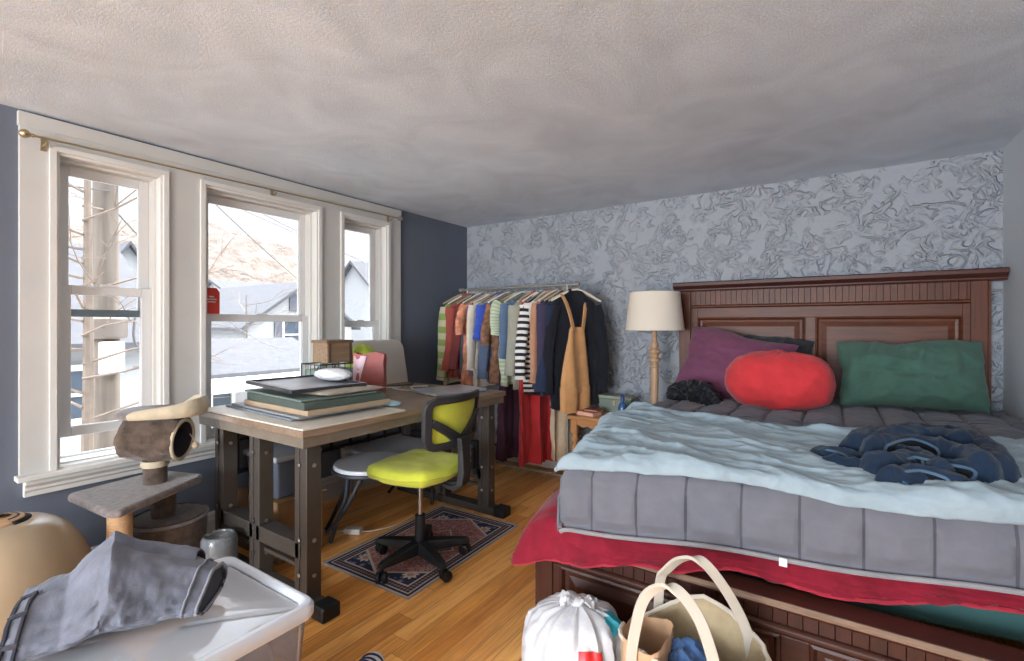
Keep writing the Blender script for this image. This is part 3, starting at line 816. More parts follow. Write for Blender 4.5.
q = MB(); w_, d_ = .255, .195
for b in ((-w_,w_,-d_,-d_+.02),(-w_,w_,d_-.02,d_),(-w_,-w_+.02,-d_+.02,d_-.02),(w_-.02,w_,-d_+.02,d_-.02)): q.box(*b, 0, .018, Mx)
q.build('frame_moulding', mat('black frame', (52,52,56), .4), pf, smooth=False, bevel=.002)
MB().box(-w_+.018, w_-.018, -d_+.018, d_-.018, .002, .010, Mx).build('backing_sheet', mat('grey print', (148,150,158), .25, var=.12, vscale=5), pf, smooth=False)
# white pouch
q = MB(); q.blob((-2.225, 1.60, Zs+.165), (.115, .07, .030), lambda d: 1+.14*ridge((d.x,d.y,d.z), 2.2, 3)+.06*fr((d.x,d.y,d.z),5,2), 48, 24)
tag(q.build('plastic_pouch', mat('milky plastic film', (222,224,226), .25, var=.05)), 'crumpled milky white plastic pouch on top of the desk stack', 'pouch')
# pale blue cloth
q = MB(); q.blob((-2.03, 1.80, DZ+.008), (.085, .05, .016), lambda d: 1+.18*ridge((d.x,d.y,d.z), 2.5, 8), 36, 16)
tag(q.build('cleaning_cloth', fabric('pale aqua cloth', (158,190,198))), 'small pale aqua cloth beside the stack on the desk', 'cloth')
# red paper bag
rbag = thing('paper_bag', 'tall dusty red paper bag standing on the desk behind the stack', 'bag', (-2.33, 1.93, DZ))
Mx = Matrix.Translation((-2.335, 1.935, DZ)) @ Matrix.Rotation(R(38), 4, 'Z')
q = MB(); rings = []
for k in range(15):
    z = .265*k/14; tz = k/14
    hw = .088*(1+.04*math.sin(tz*3)); hd = lerp(.05, .030, max(0, tz-.5)*2)
    ring = []
    for sx, sy in ((-1,-1),(-.5,-1),(0,-1),(.5,-1),(1,-1),(1,0),(1,1),(.5,1),(0,1),(-.5,1),(-1,1),(-1,0)):
        gx = sx*hw; gy = sy*hd
        if abs(sx) == 1 and sy == 0: gx *= 1-.25*tz
        ring.append(Mx @ V((gx+.006*fr((gx*20,gy*20,z*9),1,3), gy+.010*fr((gx*9,z*9,sy),1,7), z+(.008*math.sin(sx*4) if k == 14 else 0))))
    rings.append(ring)
q.rings(rings, caps=False); q.add(rings[0], [tuple(range(12))])
q.build('bag_body', mat('dusty red paper', (158,82,78), .5, var=.1, bump=.4, bscale=25, bdist=.01), rbag, smooth=True, angle=28)
q = MB(); q.grid(10, 18, lambda u, v: Mx @ V((lerp(-.086, -.01-.05*(1-v), u), -.052-.004*math.sin(u*6+v*3)-.0*v+(.018*max(0,v-.5)*2), .05+.20*v)))
q.build('white_label', mat('pale pink foil', (206,176,184), .3, var=.1), rbag)
# wire basket box with a wooden box on it
cg = thing('wire_basket', 'green grey wire basket on the desk under the wooden box', 'basket', (-2.58, 1.80, DZ))
q = MB(); bx0, bx1, by0, by1, bz0, bz1 = -2.67,-2.49,1.70,1.96, DZ, .985
for x in (bx0,bx1):
    for y in (by0,by1): q.tube([(x,y,bz0),(x,y,bz1)], .005, 6)
for z in (bz0+.006,bz1): q.tube([(bx0,by0,z),(bx1,by0,z),(bx1,by1,z),(bx0,by1,z)], .005, 6, closed=True)
for k in range(1,6):
    y = lerp(by0,by1,k/6); q.tube([(bx1,y,bz0),(bx1,y,bz1)], .002, 5); q.tube([(bx0,y,bz0),(bx0,y,bz1)], .002, 5)
for k in range(1,4):
    x = lerp(bx0,bx1,k/4); q.tube([(x,by0,bz0),(x,by0,bz1)], .002, 5)
q.tube([(bx1,by0,bz0),(bx1,by0+.11,bz1)], .004, 6); q.tube([(bx0,by0,bz0),(bx1,by0,bz1)], .004, 6)
q.build('wire_cage', mat('dark wire', (62,72,70), .4, .6), cg)
MB().box(bx0+.01,bx1-.01,by0+.01,by1-.01,bz0+.003,bz1-.03).build('lining', fabric('sage lining', (134,152,142)), cg, smooth=False, bevel=.01)
wb = thing('wooden_box', 'small rustic brown wooden box on top of the wire basket', 'box', (-2.58, 1.83, .988))
q = MB(); q.box(-2.66,-2.51,1.765,1.945,.991,1.118); q.build('box_body', m_wood('rustic box wood', (112,88,66), (162,136,108), 'Y', .6), wb, smooth=False, bevel=.004)
MB().box(-2.665,-2.505,1.76,1.95,1.11,1.128).build('lid', m_wood('rustic lid wood', (96,74,58), (140,116,92), 'Y', .6), wb, smooth=False, bevel=.003)
q = MB(); q.box(-2.511,-2.507,1.775,1.79,.992,1.11); q.box(-2.511,-2.507,1.92,1.935,.992,1.11); q.build('corner_strip', mat('dark strap', (92,72,60), .6), wb, smooth=False)
q = MB(); q.blob((-2.60, 2.09, .945), (.085, .10, .155), lambda d: 1+.12*ridge((d.x,d.y,d.z), 2., 13)-.25*max(0,d.z-.5), 40, 26)
tag(q.build('lime_bag', mat('lime green plastic', (178,196,66), .4)), 'lime green soft bag on the desk between wooden box and white panel', 'bag')
# white rounded panel behind the desk
ol = [(2.10,.30),(2.10,1.085)]+[(2.13-.03*math.cos(a), 1.085+.025*math.sin(a)) for a in (.5,1.,1.57)]+[(2.56+.10*math.sin(a), 1.01+.10*math.cos(a)) for a in [i*PI/2/7 for i in range(8)]]+[(2.70,.80),(2.72,.30)]
q = MB(); Mp = Matrix(((0,0,1,0),(1,0,0,0),(0,1,0,0),(0,0,0,1)))
wp = thing('white_divider', 'off-white panel with rounded corner standing between desk and window wall', 'panel', (-2.80, 2.4, 0))
q.prism(ol, -2.845, -2.80, Mp); q.build('board', mat('off white laminate', (206,203,196), .4), wp, smooth=False, bevel=.012, seg=3)
for y in (2.2, 2.6): MB().tube([(-2.82,y,.32),(-2.82,y,0)], .014, 10).build('leg', M_chrome, wp)
# laptop
lp = thing('laptop', 'closed silver laptop lying at the far end of the desk', 'laptop', (-2.09, 2.37, DZ))
Mx = Matrix.Translation((-2.09, 2.375, DZ)) @ Matrix.Rotation(R(76), 4, 'Z')
M_alu = mat('silver aluminium', (196,198,204), .3, .6)
MB().box(-.20,.20,-.145,.145,.003,.013,Mx).build('base', M_alu, lp, smooth=False, bevel=.004)
MB().box(-.20,.20,-.145,.145,.014,.020,Mx).build('lid', M_alu, lp, smooth=False, bevel=.003)
# cables on the desk
def cable(name, pts, r, m, lab, cat='cable'): return tag(MB().tube(smooth_path(pts, 8), r, 6).build(name, m), lab, cat)
M_wc = mat('white cable', (222,220,214), .5)
cable('white_cable', [(-2.62,2.24,DZ+.004),(-2.5,2.33,DZ+.004),(-2.42,2.22,DZ+.02),(-2.36,2.14,DZ+.03),(-2.30,2.2,DZ+.012),(-2.36,2.32,DZ+.004),(-2.46,2.4,DZ+.004),(-2.4,2.5,DZ+.004)], .0045, M_wc, 'loose white cable looped on the desk beside the red bag')
cable('black_cable', [(-2.66,2.28,DZ+.004),(-2.58,2.38,DZ+.006),(-2.56,2.5,DZ+.004),(-2.62,2.57,DZ+.004)], .004, M_black, 'thin black cable at the back edge of the desk')

# ------------------------------------------------------------------ under the desk
cb = thing('cardboard_box', 'brown cardboard box on the floor under the desk', 'box', (-2.66, 1.6, 0))
q = MB(); q.box(-2.86,-2.34,1.36,1.62,0,.315); M_card = mat('brown cardboard', (150,116,82), .8, var=.10, vscale=30)
q.build('carton', M_card, cb, smooth=False, bevel=.004)
q = MB(); q.hexa([(-2.34,1.38,.315),(-2.34,1.60,.315),(-2.345,1.60,.315),(-2.345,1.38,.315)], [(-2.25,1.40,.35),(-2.25,1.58,.34),(-2.253,1.58,.344),(-2.253,1.40,.354)]); q.build('flap', M_card, cb, smooth=False)
st = thing('storage_tub', 'slate grey plastic storage box with pale lid on the cardboard box', 'storage box', (-2.66, 1.6, .316))
q = MB(); q.hexa([(-2.84,1.38,.318),(-2.38,1.38,.318),(-2.38,1.59,.318),(-2.84,1.59,.318)], [(-2.85,1.365,.515),(-2.36,1.365,.515),(-2.36,1.605,.515),(-2.85,1.605,.515)])
q.build('tub', mat('slate grey plastic', (92,98,110), .45), st, smooth=False, bevel=.015, seg=3)
MB().box(-2.865,-2.345,1.35,1.62,.515,.545).build('lid', mat('pale lilac plastic lid', (190,194,206), .35), st, smooth=False, bevel=.012, seg=3)
# grey bench with a round glossy end, curved tube legs
bn = thing('folding_table', 'low grey folding table with glossy round end and curved dark legs under the desk', 'table', (-2.3, 2.0, 0))
def rot2(p, c, a): x, y = p[0]-c[0], p[1]-c[1]; return (c[0]+x*math.cos(a)-y*math.sin(a), c[1]+x*math.sin(a)+y*math.cos(a))
ol = [(-2.22+.215*math.cos(a), 1.86+.215*math.sin(a)) for a in [2*PI*i/40 for i in range(40)]]
q = MB(); q.prism(ol, .40, .435); q.build('round_top', mat('glossy silver grey top', (214,219,226), .14, .0), bn, smooth=False, bevel=.008, seg=3)
q = MB(); q.tube([V((x,y,.403)) for x, y in ol], .012, 8, closed=True); q.build('rim', mat('dark rim', (70,70,76), .35, .4), bn)
MB().box(-2.66,-2.20,1.98,2.47,.398,.418).build('flat_top', mat('matt grey top', (206,212,222), .35), bn, smooth=False, bevel=.01)
for dx, dy in ((-.05,-.14),(-.17,-.06),(-.3,.5),(0,.5)):
    MB().tube(smooth_path([(-2.2+dx*.8,1.82+dy*.8,.395),(-2.2+dx*.9,1.82+dy*.9,.26),(-2.2+dx*1.15-.03,1.82+dy*1.1,.12),(-2.2+dx*1.4-.06,1.82+dy*1.15,.012)], 6), .012, 8).build('leg', mat('dark tube', (66,68,74), .35, .5), bn)
MB().tube(smooth_path([(-2.12,1.70,.39),(-2.18,1.66,.25),(-2.26,1.64,.14),(-2.36,1.66,.06)], 6), .012, 8).build('curved_brace', mat('dark tube'), bn)
# charger brick and its cord
ch = thing('power_adapter', 'white power adapter with cord on the floor beside the rug', 'power adapter', (-2.34, 1.82, 0))
Mx = Matrix.Translation((-2.345, 1.822, 0)) @ Matrix.Rotation(R(28), 4, 'Z')
MB().box(-.05,.05,-.025,.025,0,.032,Mx).build('brick', mat('white plastic', (224,222,216), .4), ch, smooth=False, bevel=.006, seg=3)
MB().tube(smooth_path([Mx @ V((-.05,0,.012)), V((-2.43,1.78,.005)), V((-2.50,1.74,.005)), V((-2.60,1.76,.005))], 8), .004, 6).build('cord', M_wc, ch)
MB().tube(smooth_path([Mx @ V((.05,0,.012)), V((-2.27,1.90,.005)), V((-2.22,2.02,.005)), V((-2.24,2.2,.005))], 8), .003, 6).build('cord', M_wc, ch)

# ------------------------------------------------------------------ office chair
M_lime = fabric('lime mesh', (198,205,70), .06, .5, 500, .8)
oc = thing('office_chair', 'lime green office chair with black frame on the rug', 'office chair', (-1.77, 1.79, .007), R(6))
OC = ROOT[oc.name]
def W(x, y, z): return OC @ V((x, y, z))
q = MB(); q.lathe([(.0,.055),(.032,.055),(.034,.07),(.034,.105),(.028,.11),(.026,.24),(.022,.243),(.0,.243)], n=20, M=OC); q.build('column_cover', M_black, oc)
q = MB(); q.lathe([(0,.24),(.0125,.24),(.0125,.43),(0,.43)], n=16, M=OC); q.build('gas_lift', M_chrome, oc)
wheel = []
for k in range(5):
    a = R(-98+72*k); d = V((math.cos(a), math.sin(a), 0)); sd = V((-d.y, d.x, 0))
    rings = []
    for r, w_, z0, z1 in ((.02,.038,.056,.112),(.08,.034,.056,.108),(.17,.028,.060,.100),(.235,.024,.064,.092),(.258,.020,.064,.084)):
        rings.append([OC @ (d*r+sd*s_*w_+V((0,0,z))) for s_, z in ((-1,z0),(1,z0),(.75,z1),(-.75,z1))])
    q = MB(); q.rings(rings); o = q.build('base_arm', M_black, oc, smooth=False, bevel=.006, seg=3)
    c0 = d*.245
    q = MB()
    fa = a+R(40+50*k); fd = V((math.cos(fa), math.sin(fa), 0)); fs = V((-fd.y, fd.x, 0))
    for s_ in (-1, 1):
        cc = c0+fd*.014+fs*s_*.016+V((0,0,.026))
        Mx = Matrix.Translation(cc) @ (fs.to_track_quat('Z', 'Y').to_matrix().to_4x4())
        q.lathe([(.001,-.009),(.022,-.009),(.026,-.006),(.026,.006),(.022,.009),(.001,.009)], n=18, M=OC @ Mx)
    q.tube([OC @ (c0+V((0,0,.03))), OC @ (c0+V((0,0,.075)))], .009, 8)
    q.build('caster', mat('caster plastic', (22,22,25), .4), o)
# seat (local +x is behind the sitter)
q = MB()
def seatp(u, v, sg):
    a, b = 2*u-1, 2*v-1
    da, db = a*math.sqrt(max(0,1-.38*b*b)), b*math.sqrt(max(0,1-.38*a*a))
    x = -.01+.228*da; y = .236*db
    th = max(0,(1-max(abs(a),abs(b))**5))**.5
    z = .475+.010*da*da-.02*max(0,-da-.5)+.010*db*db
    return W(x, y, z+(.046*th if sg > 0 else -.046*th)+.004*fr((x,y,sg),9,2))
for sg in (1,-1): q.grid(36, 36, lambda u, v: seatp(u, v, sg))
q.build('seat', M_lime, oc, weld=True)
q = MB(); q.box(-.10,.12,-.09,.09,.425,.45,OC); q.tube([W(.05,0,.43),W(.17,0,.425),W(.24,0,.44)], .016, 8); q.tube([W(-.02,.08,.432),W(-.02,.2,.43),W(-.03,.25,.43)], .006, 8)
q.build('seat_plate', M_black, oc, bevel=.004)
# back: curved frame; local y across, bottom .62, top .865
def bk(y, z): 
    return W(.245+.03*(z-.62)/.25 - 1.3*y*y, y, z)
def ribbon(pts, w, t, closed=True):
    # flat rail following the back's curve: section w in the surface, t thick
    q = MB(); P_ = pts; N = len(P_); rings = []
    for i, (y, z) in enumerate(P_):
        a = P_[(i+1) % N] if closed or i < N-1 else P_[i]; b = P_[i-1] if closed or i > 0 else P_[i]
        ty, tz = a[0]-b[0], a[1]-b[1]; l = math.hypot(ty, tz) or 1; ny, nz_ = -tz/l, ty/l
        ww = w if not callable(w) else w(i/(N-1))
        ring = []
        for sw, st_ in ((-1,-1),(1,-1),(1,1),(-1,1)):
            p = bk(y+ny*ww/2*sw, z+nz_*ww/2*sw); ring.append(p+(OC.to_3x3() @ V((1,0,0)))*t/2*st_)
        rings.append(ring)
    return q.rings(rings, caps=not closed, closed=closed)
def rounded(pts, r=.03, n=5):
    out = []; N = len(pts)
    for i in range(N):
        p0, p1, p2 = V(pts[i-1]), V(pts[i]), V(pts[(i+1) % N])
        a = p1+(p0-p1).normalized()*min(r,(p0-p1).length*.45); b = p1+(p2-p1).normalized()*min(r,(p2-p1).length*.45)
        for k in range(n+1):
            t = k/n; out.append(((1-t)**2*a+2*t*(1-t)*p1+t*t*b)[:2])
    # densify
    res = []
    for i, p in enumerate(out):
        n_ = out[(i+1) % len(out)]; L = math.dist(p, n_); m_ = max(1, int(L/.02))
        res += [(lerp(p[0],n_[0],k/m_), lerp(p[1],n_[1],k/m_)) for k in range(m_)]
    return res
M_fr = mat('graphite plastic', (44,44,47), .5)
fro = rounded([(-.20,.64),(.20,.64),(.215,.86),(-.215,.86)], .05)
ribbon(fro, .034, .022).build('back_frame', M_fr, oc, smooth=False, bevel=.004)
q = MB()
def line(a, b, n=10): return [(lerp(a[0],b[0],k/n), lerp(a[1],b[1],k/n)) for k in range(n+1)]
for s_ in (-1, 1): 
    qq = ribbon(line((0,.645),(s_*.19,.765)), lambda t: .05-.018*t, .02, False); q.add(qq.v, qq.f)
q.build('back_cross_bar', M_fr, oc, smooth=False, bevel=.003)
q = MB(); q.grid(28, 16, lambda u, v: bk((2*u-1)*.20*lerp(.97,1.0,v), lerp(.645,.855,v))+OC.to_3x3() @ V((-.012,0,0)))
q.build('back_mesh', M_lime, oc, solid=.003)
q = MB(); rings = []
for x, z, wy, wx in ((.15,.425,.03,.012),(.22,.415,.034,.014),(.262,.44,.036,.018),(.272,.50,.034,.018),(.268,.60,.034,.016),(.268,.67,.045,.014)):
    rings.append([W(x+sx*wx, sy*wy, z-(sx*.012 if z < .43 else 0)) for sx, sy in ((-1,-1),(1,-1),(1,1),(-1,1))])
q.rings(rings); q.build('back_stem', M_fr, oc, smooth=False, bevel=.006, seg=3)

# ------------------------------------------------------------------ rug
def m_rug(L, Wd):
    m = bpy.data.materials.new('navy and rose oriental rug'); m.use_nodes = True; nt = NT(m); b = nt.bsdf
    x, y, z = nt.sep(nt.coord()); ax = nt.math('ABSOLUTE', x); ay = nt.math('ABSOLUTE', y)
    ex = nt.math('SUBTRACT', Wd/2, ax); ey = nt.math('SUBTRACT', L/2, ay); e = nt.math('MINIMUM', ex, ey)
    vo = nt.node('ShaderNodeTexVoronoi', {'Vector': nt.coord(), 'Scale': 26.}, feature='F1'); d = vo.outputs['Distance']
    fl = nt.math('LESS_THAN', d, .42); fl2 = nt.math('LESS_THAN', d, .18)
    n = nt.noise(nt.coord(), 60, 3, .7)
    navy, cream, rose, red, blue = lin((56,60,86)), lin((206,196,184)), lin((186,140,136)), lin((158,104,102)), lin((104,116,142))
    field = nt.mix(nt.math('MULTIPLY', fl, .75), navy, lin((112,118,138))); field = nt.mix(fl2, field, lin((176,130,126)))
    # corner rosettes
    rx = nt.math('SUBTRACT', ax, Wd/2-.14); ry = nt.math('SUBTRACT', ay, L/2-.16)
    rr = nt.math('SQRT', nt.math('ADD', nt.math('MULTIPLY', rx, rx), nt.math('MULTIPLY', ry, ry)))
    ang = nt.math('ARCTAN2', ry, rx); pet = nt.math('ADD', .036, nt.math('MULTIPLY', nt.math('SINE', nt.math('MULTIPLY', ang, 8.)), .008))
    field = nt.mix(nt.math('LESS_THAN', rr, pet), field, cream); field = nt.mix(nt.math('LESS_THAN', rr, .018), field, rose)
    # lozenge / hexagon medallion
    hx = nt.math('ADD', ay, nt.math('MULTIPLY', ax, .62)); hd = nt.math('SUBTRACT', .39, hx)
    med = nt.mix(nt.math('GREATER_THAN', n, .5), rose, red)
    me2 = nt.mix(nt.math('MULTIPLY', fl, .6), med, lin((196,168,160)))
    me2 = nt.mix(nt.math('MULTIPLY', fl2, .8), me2, navy)
    in1 = nt.math('GREATER_THAN', hd, 0.); in2 = nt.math('GREATER_THAN', hd, .016)
    c = nt.mix(in1, field, cream); c = nt.mix(in2, c, me2)
    d2 = nt.math('ADD', ay, nt.math('MULTIPLY', ax, 1.1)); ring = nt.math('COMPARE', d2, .19, .008)
    c = nt.mix(ring, c, cream)
    # borders
    bm1 = nt.math('LESS_THAN', e, .078); 
    bx_ = nt.math('ADD', x, y); wv = nt.math('SINE', nt.math('MULTIPLY', nt.math('ADD', x, y), 160.)); wv2 = nt.math('SINE', nt.math('MULTIPLY', nt.math('SUBTRACT', x, y), 160.))
    pat = nt.math('GREATER_THAN', nt.math('MULTIPLY', wv, wv2), .1)
    band = nt.mix(pat, lin((70,64,78)), lin((146,128,128)))
    c = nt.mix(bm1, c, band)
    for lo, hi, colr in ((.072,.080,cream),(.028,.034,cream),(.0,.014,lin((196,190,180))),(.014,.028,navy)):
        k = nt.math('MULTIPLY', nt.math('GREATER_THAN', e, lo), nt.math('LESS_THAN', e, hi)); c = nt.mix(k, c, colr)
    c = nt.mix(.18, c, nt.ramp(n, [(.3,(90,84,92)),(.7,(230,220,214))]), 'MULTIPLY')
    nt.put(b.inputs['Base Color'], c); b.inputs['Roughness'].default_value = .95; b.inputs['Specular IOR Level'].default_value = .1
    nt.bump(nt.noise(nt.coord(), 400, 2, .6), .6, .003)
    return m
rg = thing('rug', 'small navy and rose patterned rug under the office chair', 'rug', (-1.884, 1.971, 0), R(1.5))
RG = ROOT[rg.name]; RL, RW = .93, .60
q = MB(); q.grid(24, 36, lambda u, v: RG @ V(((u-.5)*RW, (v-.5)*RL, .005+.0015*fr((u*4,v*4,0),1,2))))
q.grid(2, 36, lambda u, v: RG @ V((-RW/2, (v-.5)*RL, .005*u))); q.grid(2, 36, lambda u, v: RG @ V((RW/2, (v-.5)*RL, .005*u)))
q.build('pile', m_rug(RL, RW), rg)
q = MB(); q.tube([RG @ V((sx*RW/2, sy*RL/2, .004)) for sx, sy in ((-1,-1),(1,-1),(1,1),(-1,1))], .004, 6, closed=True); q.build('bound_edge', fabric('rug binding', (150,140,134)), rg)
# ------------------------------------------------------------------ cat tree
M_plush = mat('dark brown plush', (84,71,62), .95, var=.5, vscale=22, bump=.7, bscale=160, bdist=.004, spec=.1, sheen=.3)
M_plushl = mat('grey mauve plush', (122,114,112), .95, var=.3, vscale=40, bump=.7, bscale=160, bdist=.004, spec=.1, sheen=.3)
M_fleece = mat('cream fleece', (188,176,152), .95, var=.10, vscale=30, bump=.8, bscale=140, bdist=.005, spec=.1, sheen=.3)
M_sisal = mat('tan sisal rope', (204,168,128), .85, var=.12, vscale=30, bump=.8, bscale=14, bdist=.004, stretch=(1,1,14))
ct = thing('cat_tree', 'brown plush cat tree with cream bolster perch and barrel by the window', 'cat tree', (-2.58, .88, 0))
pl = [(-2.700,.640),(-2.345,.665),(-2.300,.70),(-2.500,1.075),(-2.545,1.10),(-2.765,1.02),(-2.785,.98),(-2.725,.66)]
q = MB(); q.prism(pl, .468, .502); q.build('platform', M_plushl, ct, smooth=True, bevel=.014, seg=3, angle=60)
q = MB(); q.prism([(-2.82,.735),(-2.33,.735),(-2.33,1.13),(-2.82,1.13)], 0, .03); q.build('base', M_plush, ct, smooth=False, bevel=.01)
def sis(x, y, z0, z1, r=.042):
    n = int((z1-z0)/.006); prof = [(0,z0)]
    for k in range(n): z = z0+(z1-z0)*k/n; prof += [(r-.0012,z),(r+.0008,z+.003)]
    prof += [(r,z1),(0,z1)]
    return MB().lathe(prof, (x,y,0), 20)
sis(-2.415,.735,.03,.468).build('post', M_sisal, ct)
q = MB(); q.lathe([(0,.325),(.05,.325),(.05,.468),(0,.468)], (-2.62,.965,0), 18); q.build('post', M_plush, ct)
def drum(q, M, r, l, wob, seed, hole=True):
    # barrel along local z, open at +z
    rings = []; n = 40
    prof = [(0,-l/2),(r*.86,-l/2),(r,-l/2+.02)]+[(r*(1+.0),lerp(-l/2+.02,l/2-.02,k/10)) for k in range(1,10)]+[(r,l/2-.02),(r*.97,l/2)]
    for i, (rr, z) in enumerate(prof):
        rings.append([M @ V(((rr+wob*fr((math.cos(2*PI*k/n)*2, math.sin(2*PI*k/n)*2, z*9), 1.4, seed)*(rr > 0))*math.cos(2*PI*k/n), (rr+wob*fr((math.cos(2*PI*k/n)*2, math.sin(2*PI*k/n)*2, z*9), 1.4, seed)*(rr > 0))*math.sin(2*PI*k/n), z)) for k in range(n)])
    return q.rings(rings, caps=False)
# upper barrel: opening faces the room
ax = V((.74,.62,-.08)).normalized()
MU = Matrix.Translation((-2.575,.915,.705)) @ ax.to_track_quat('Z', 'X').to_matrix().to_4x4()
rB = .098
q = drum(MB(), MU, rB, .235, .012, 4); q.build('upper_barrel', M_plush, ct)
q = MB(); n = 36
q.rings([[MU @ V((rr*math.cos(2*PI*k/n), rr*math.sin(2*PI*k/n), z)) for k in range(n)] for rr, z in ((.080,.117),(.078,.05),(.076,-.04),(.0001,-.05))], caps=False)
q.build('barrel_lining', mat('dark violet plush', (58,52,60), .95, bump=.5, bscale=120), ct)
q = MB(); q.tube([MU @ V((.088*math.cos(2*PI*k/n), .088*math.sin(2*PI*k/n), .117)) for k in range(n)], .008, 8, closed=True); q.build('fleece_rim', M_fleece, ct)
q = MB(); q.blob((-2.455,1.03,.665), (.016,.016,.016), None, 16, 12); q.tube([V((-2.455,1.03,.68)), V((-2.463,1.01,.72))], .002, 5); q.build('pompom', M_fleece, ct)
q = MB(); q.lathe([(0,.502),(.046,.502),(.046,.60),(.05,.605),(.05,.625),(0,.625)], (-2.575,.915,0), 20); q.build('post', M_plush, ct)
q = MB(); q.lathe([(.0,.578),(.052,.578),(.056,.59),(.052,.606),(0,.606)], (-2.575,.915,0), 20); q.build('fleece_collar', M_fleece, ct)
# perch with bolster
pc = V((-2.555,.935,0)); ua = V((.60,.80,0)); ub = V((.80,-.60,0))     # ua along the perch (towards the desk), ub towards the room
q = MB(); ring = []
n = 40
pc = V((-2.555,.935,.018))
def perch(r1, r2, z, e=3.): return [pc+ua*r1*math.copysign(abs(math.cos(a))**(2/e), math.cos(a))+ub*r2*math.copysign(abs(math.sin(a))**(2/e), math.sin(a))+V((0,0,z)) for a in [2*PI*k/n for k in range(n)]]
q.rings([perch(.155,.11,.79), perch(.165,.12,.797), perch(.165,.12,.815), perch(.155,.11,.822)]); q.build('perch', M_plushl, ct)
q = MB(); pts = []; rr = []
P_ = perch(.152,.108,.0)
P_ = [pc*0+V((pc.x,pc.y,0))+(p-V((pc.x,pc.y,0)))*1.05 for p in P_]
arc = [P_[k % n] for k in range(-9, 14)]
for i, p in enumerate(arc):
    k = i/(len(arc)-1); env = min(1, k/.15, (1-k)/.45)**.7; hh = .014+.026*env
    pts.append(V((p.x,p.y,.806+hh))); rr.append((.010+.010*env, hh))
q.tube(pts, rr, 14); q.build('bolster', M_fleece, ct)
# lower barrel, standing
ML = Matrix.Translation((-2.62,.985,.18))
q = drum(MB(), ML, .155, .29, .01, 9); q.lathe([(0,.32),(.10,.322),(.15,.315),(.157,.30),(.15,.285)], (-2.62,.985,0), 40, caps=False); q.build('lower_barrel', M_plush, ct)
q = MB(); q.tube([V((-2.62+.156*math.cos(2*PI*k/n), .985+.156*math.sin(2*PI*k/n), .312)) for k in range(n)], .008, 8, closed=True); q.build('lid_piping', M_plushl, ct)

# ------------------------------------------------------------------ domed litter box
lb = thing('litter_box', 'glossy beige domed litter box below the left window', 'litter box', (-2.49, .42, 0))
M_tan = mat('glossy beige plastic', (172,152,124), .22, var=.06, vscale=2, spec=.6)
c0 = (-2.50,.405,0)
prof = []
for k in range(25):
    a = PI/2*k/24; prof.append((.283*math.cos(a)**.62 if k < 24 else .001, .14+.375*math.sin(a)**1.12))
q = MB(); q.lathe([(0,.02),(.255,.02),(.275,.05),(.283,.14)]+prof[1:], c0, 64, caps=False); q.build('dome', M_tan, lb)
q = MB(); q.lathe([(0,0),(.27,0),(.292,.02),(.297,.11),(.301,.125),(.297,.14),(.288,.145),(.285,.12)], c0, 64, caps=False); q.build('base_pan', M_tan, lb)
q = MB(); q.lathe([(.0,.5165),(.035,.5165),(.06,.508),(.075,.5125),(.068,.522),(.05,.5262),(.035,.528)], c0, 40, caps=False); q.build('filter_cap', mat('glossy tan plastic', (186,150,112), .25), lb)
q = MB()
for s_ in range(2):
    a0 = R(20+170*s_)
    q.rings([[V((c0[0]+r*math.cos(a0+R(110)*k/12), c0[1]+r*math.sin(a0+R(110)*k/12), z)) for k in range(13)] for r, z in ((.05,.5275),(.088,.5115))], caps=False, cyc=False)
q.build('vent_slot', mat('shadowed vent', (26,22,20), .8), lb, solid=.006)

# ------------------------------------------------------------------ storage bin with clothes in it
sb = thing('storage_bin', 'clear plastic storage bin with white rimmed lid in the left foreground', 'storage bin', (-1.505, .50, 0))
M_bin = glass('clear bin plastic', (236,240,250), .0, .2, (206,214,232))
M_lidp = glass('clear lid plastic', (240,244,248), .25, .5, (236,240,247))
M_rim = mat('milky lid rim', (204,210,218), .3)
def rrect(x0, x1, y0, y1, r, z, n=6):
    out = []
    for cx, cy, a0 in ((x1-r,y1-r,0),(x0+r,y1-r,90),(x0+r,y0+r,180),(x1-r,y0+r,270)):
        for k in range(n+1): a = R(a0+90*k/n); out.append(V((cx+r*math.cos(a), cy+r*math.sin(a), z)))
    return out
bx0, bx1, by0, by1 = -1.762, -1.248, .16, .852
q = MB()
q.rings([rrect(bx0+.05+e,bx1-.05-e,by0+.05+e,by1-.05-e,.03,z) for e, z in ((.0,.012),(-.028,.36),(-.03,.385))], caps=False)
q.build('bin_body', M_bin, sb, solid=.004, off=1)
q = MB(); q.add(rrect(bx0+.055,bx1-.055,by0+.055,by1-.055,.03,.013), [tuple(range(28))]); q.build('bin_floor', M_bin, sb, solid=.004)
# lid: rolled rim, inner well with raised ridges
prof = [(.012,.376),(.004,.376),(.0,.385),(.0,.408),(.006,.418),(.016,.420),(.024,.416),(.030,.404)]
q = MB(); q.rings([rrect(bx0+e,bx1-e,by0+e,by1-e,.04,z) for e, z in prof], caps=False); q.build('lid_rim', M_rim, sb, solid=.003)
q = MB()
def lidz(u, v):
    x = lerp(bx0+.030,bx1-.030,u); y = lerp(by0+.030,by1-.030,v)
    a, b = 2*u-1, 2*v-1
    # shallow hipped panel meeting along diagonals
    z = .402+.010*min(1, min(1-abs(a), (1-abs(b))*1.35)*1.6)
    z -= .006*math.exp(-((abs(abs(a)-abs(b)))/.02)**2)*(abs(a) > .25)
    return V((x,y,z+.0008*fr((x*8,y*8,0),1,3)))
q.grid(60, 80, lidz); q.build('lid_panel', M_lidp, sb)
q = MB()
for s_ in (by0, by1): q.box(-1.57,-1.44, s_-.004 if s_ == by0 else s_-.01, s_+.01 if s_ == by0 else s_+.004, .37, .40)
q.build('latch', M_rim, sb, smooth=False, bevel=.004)
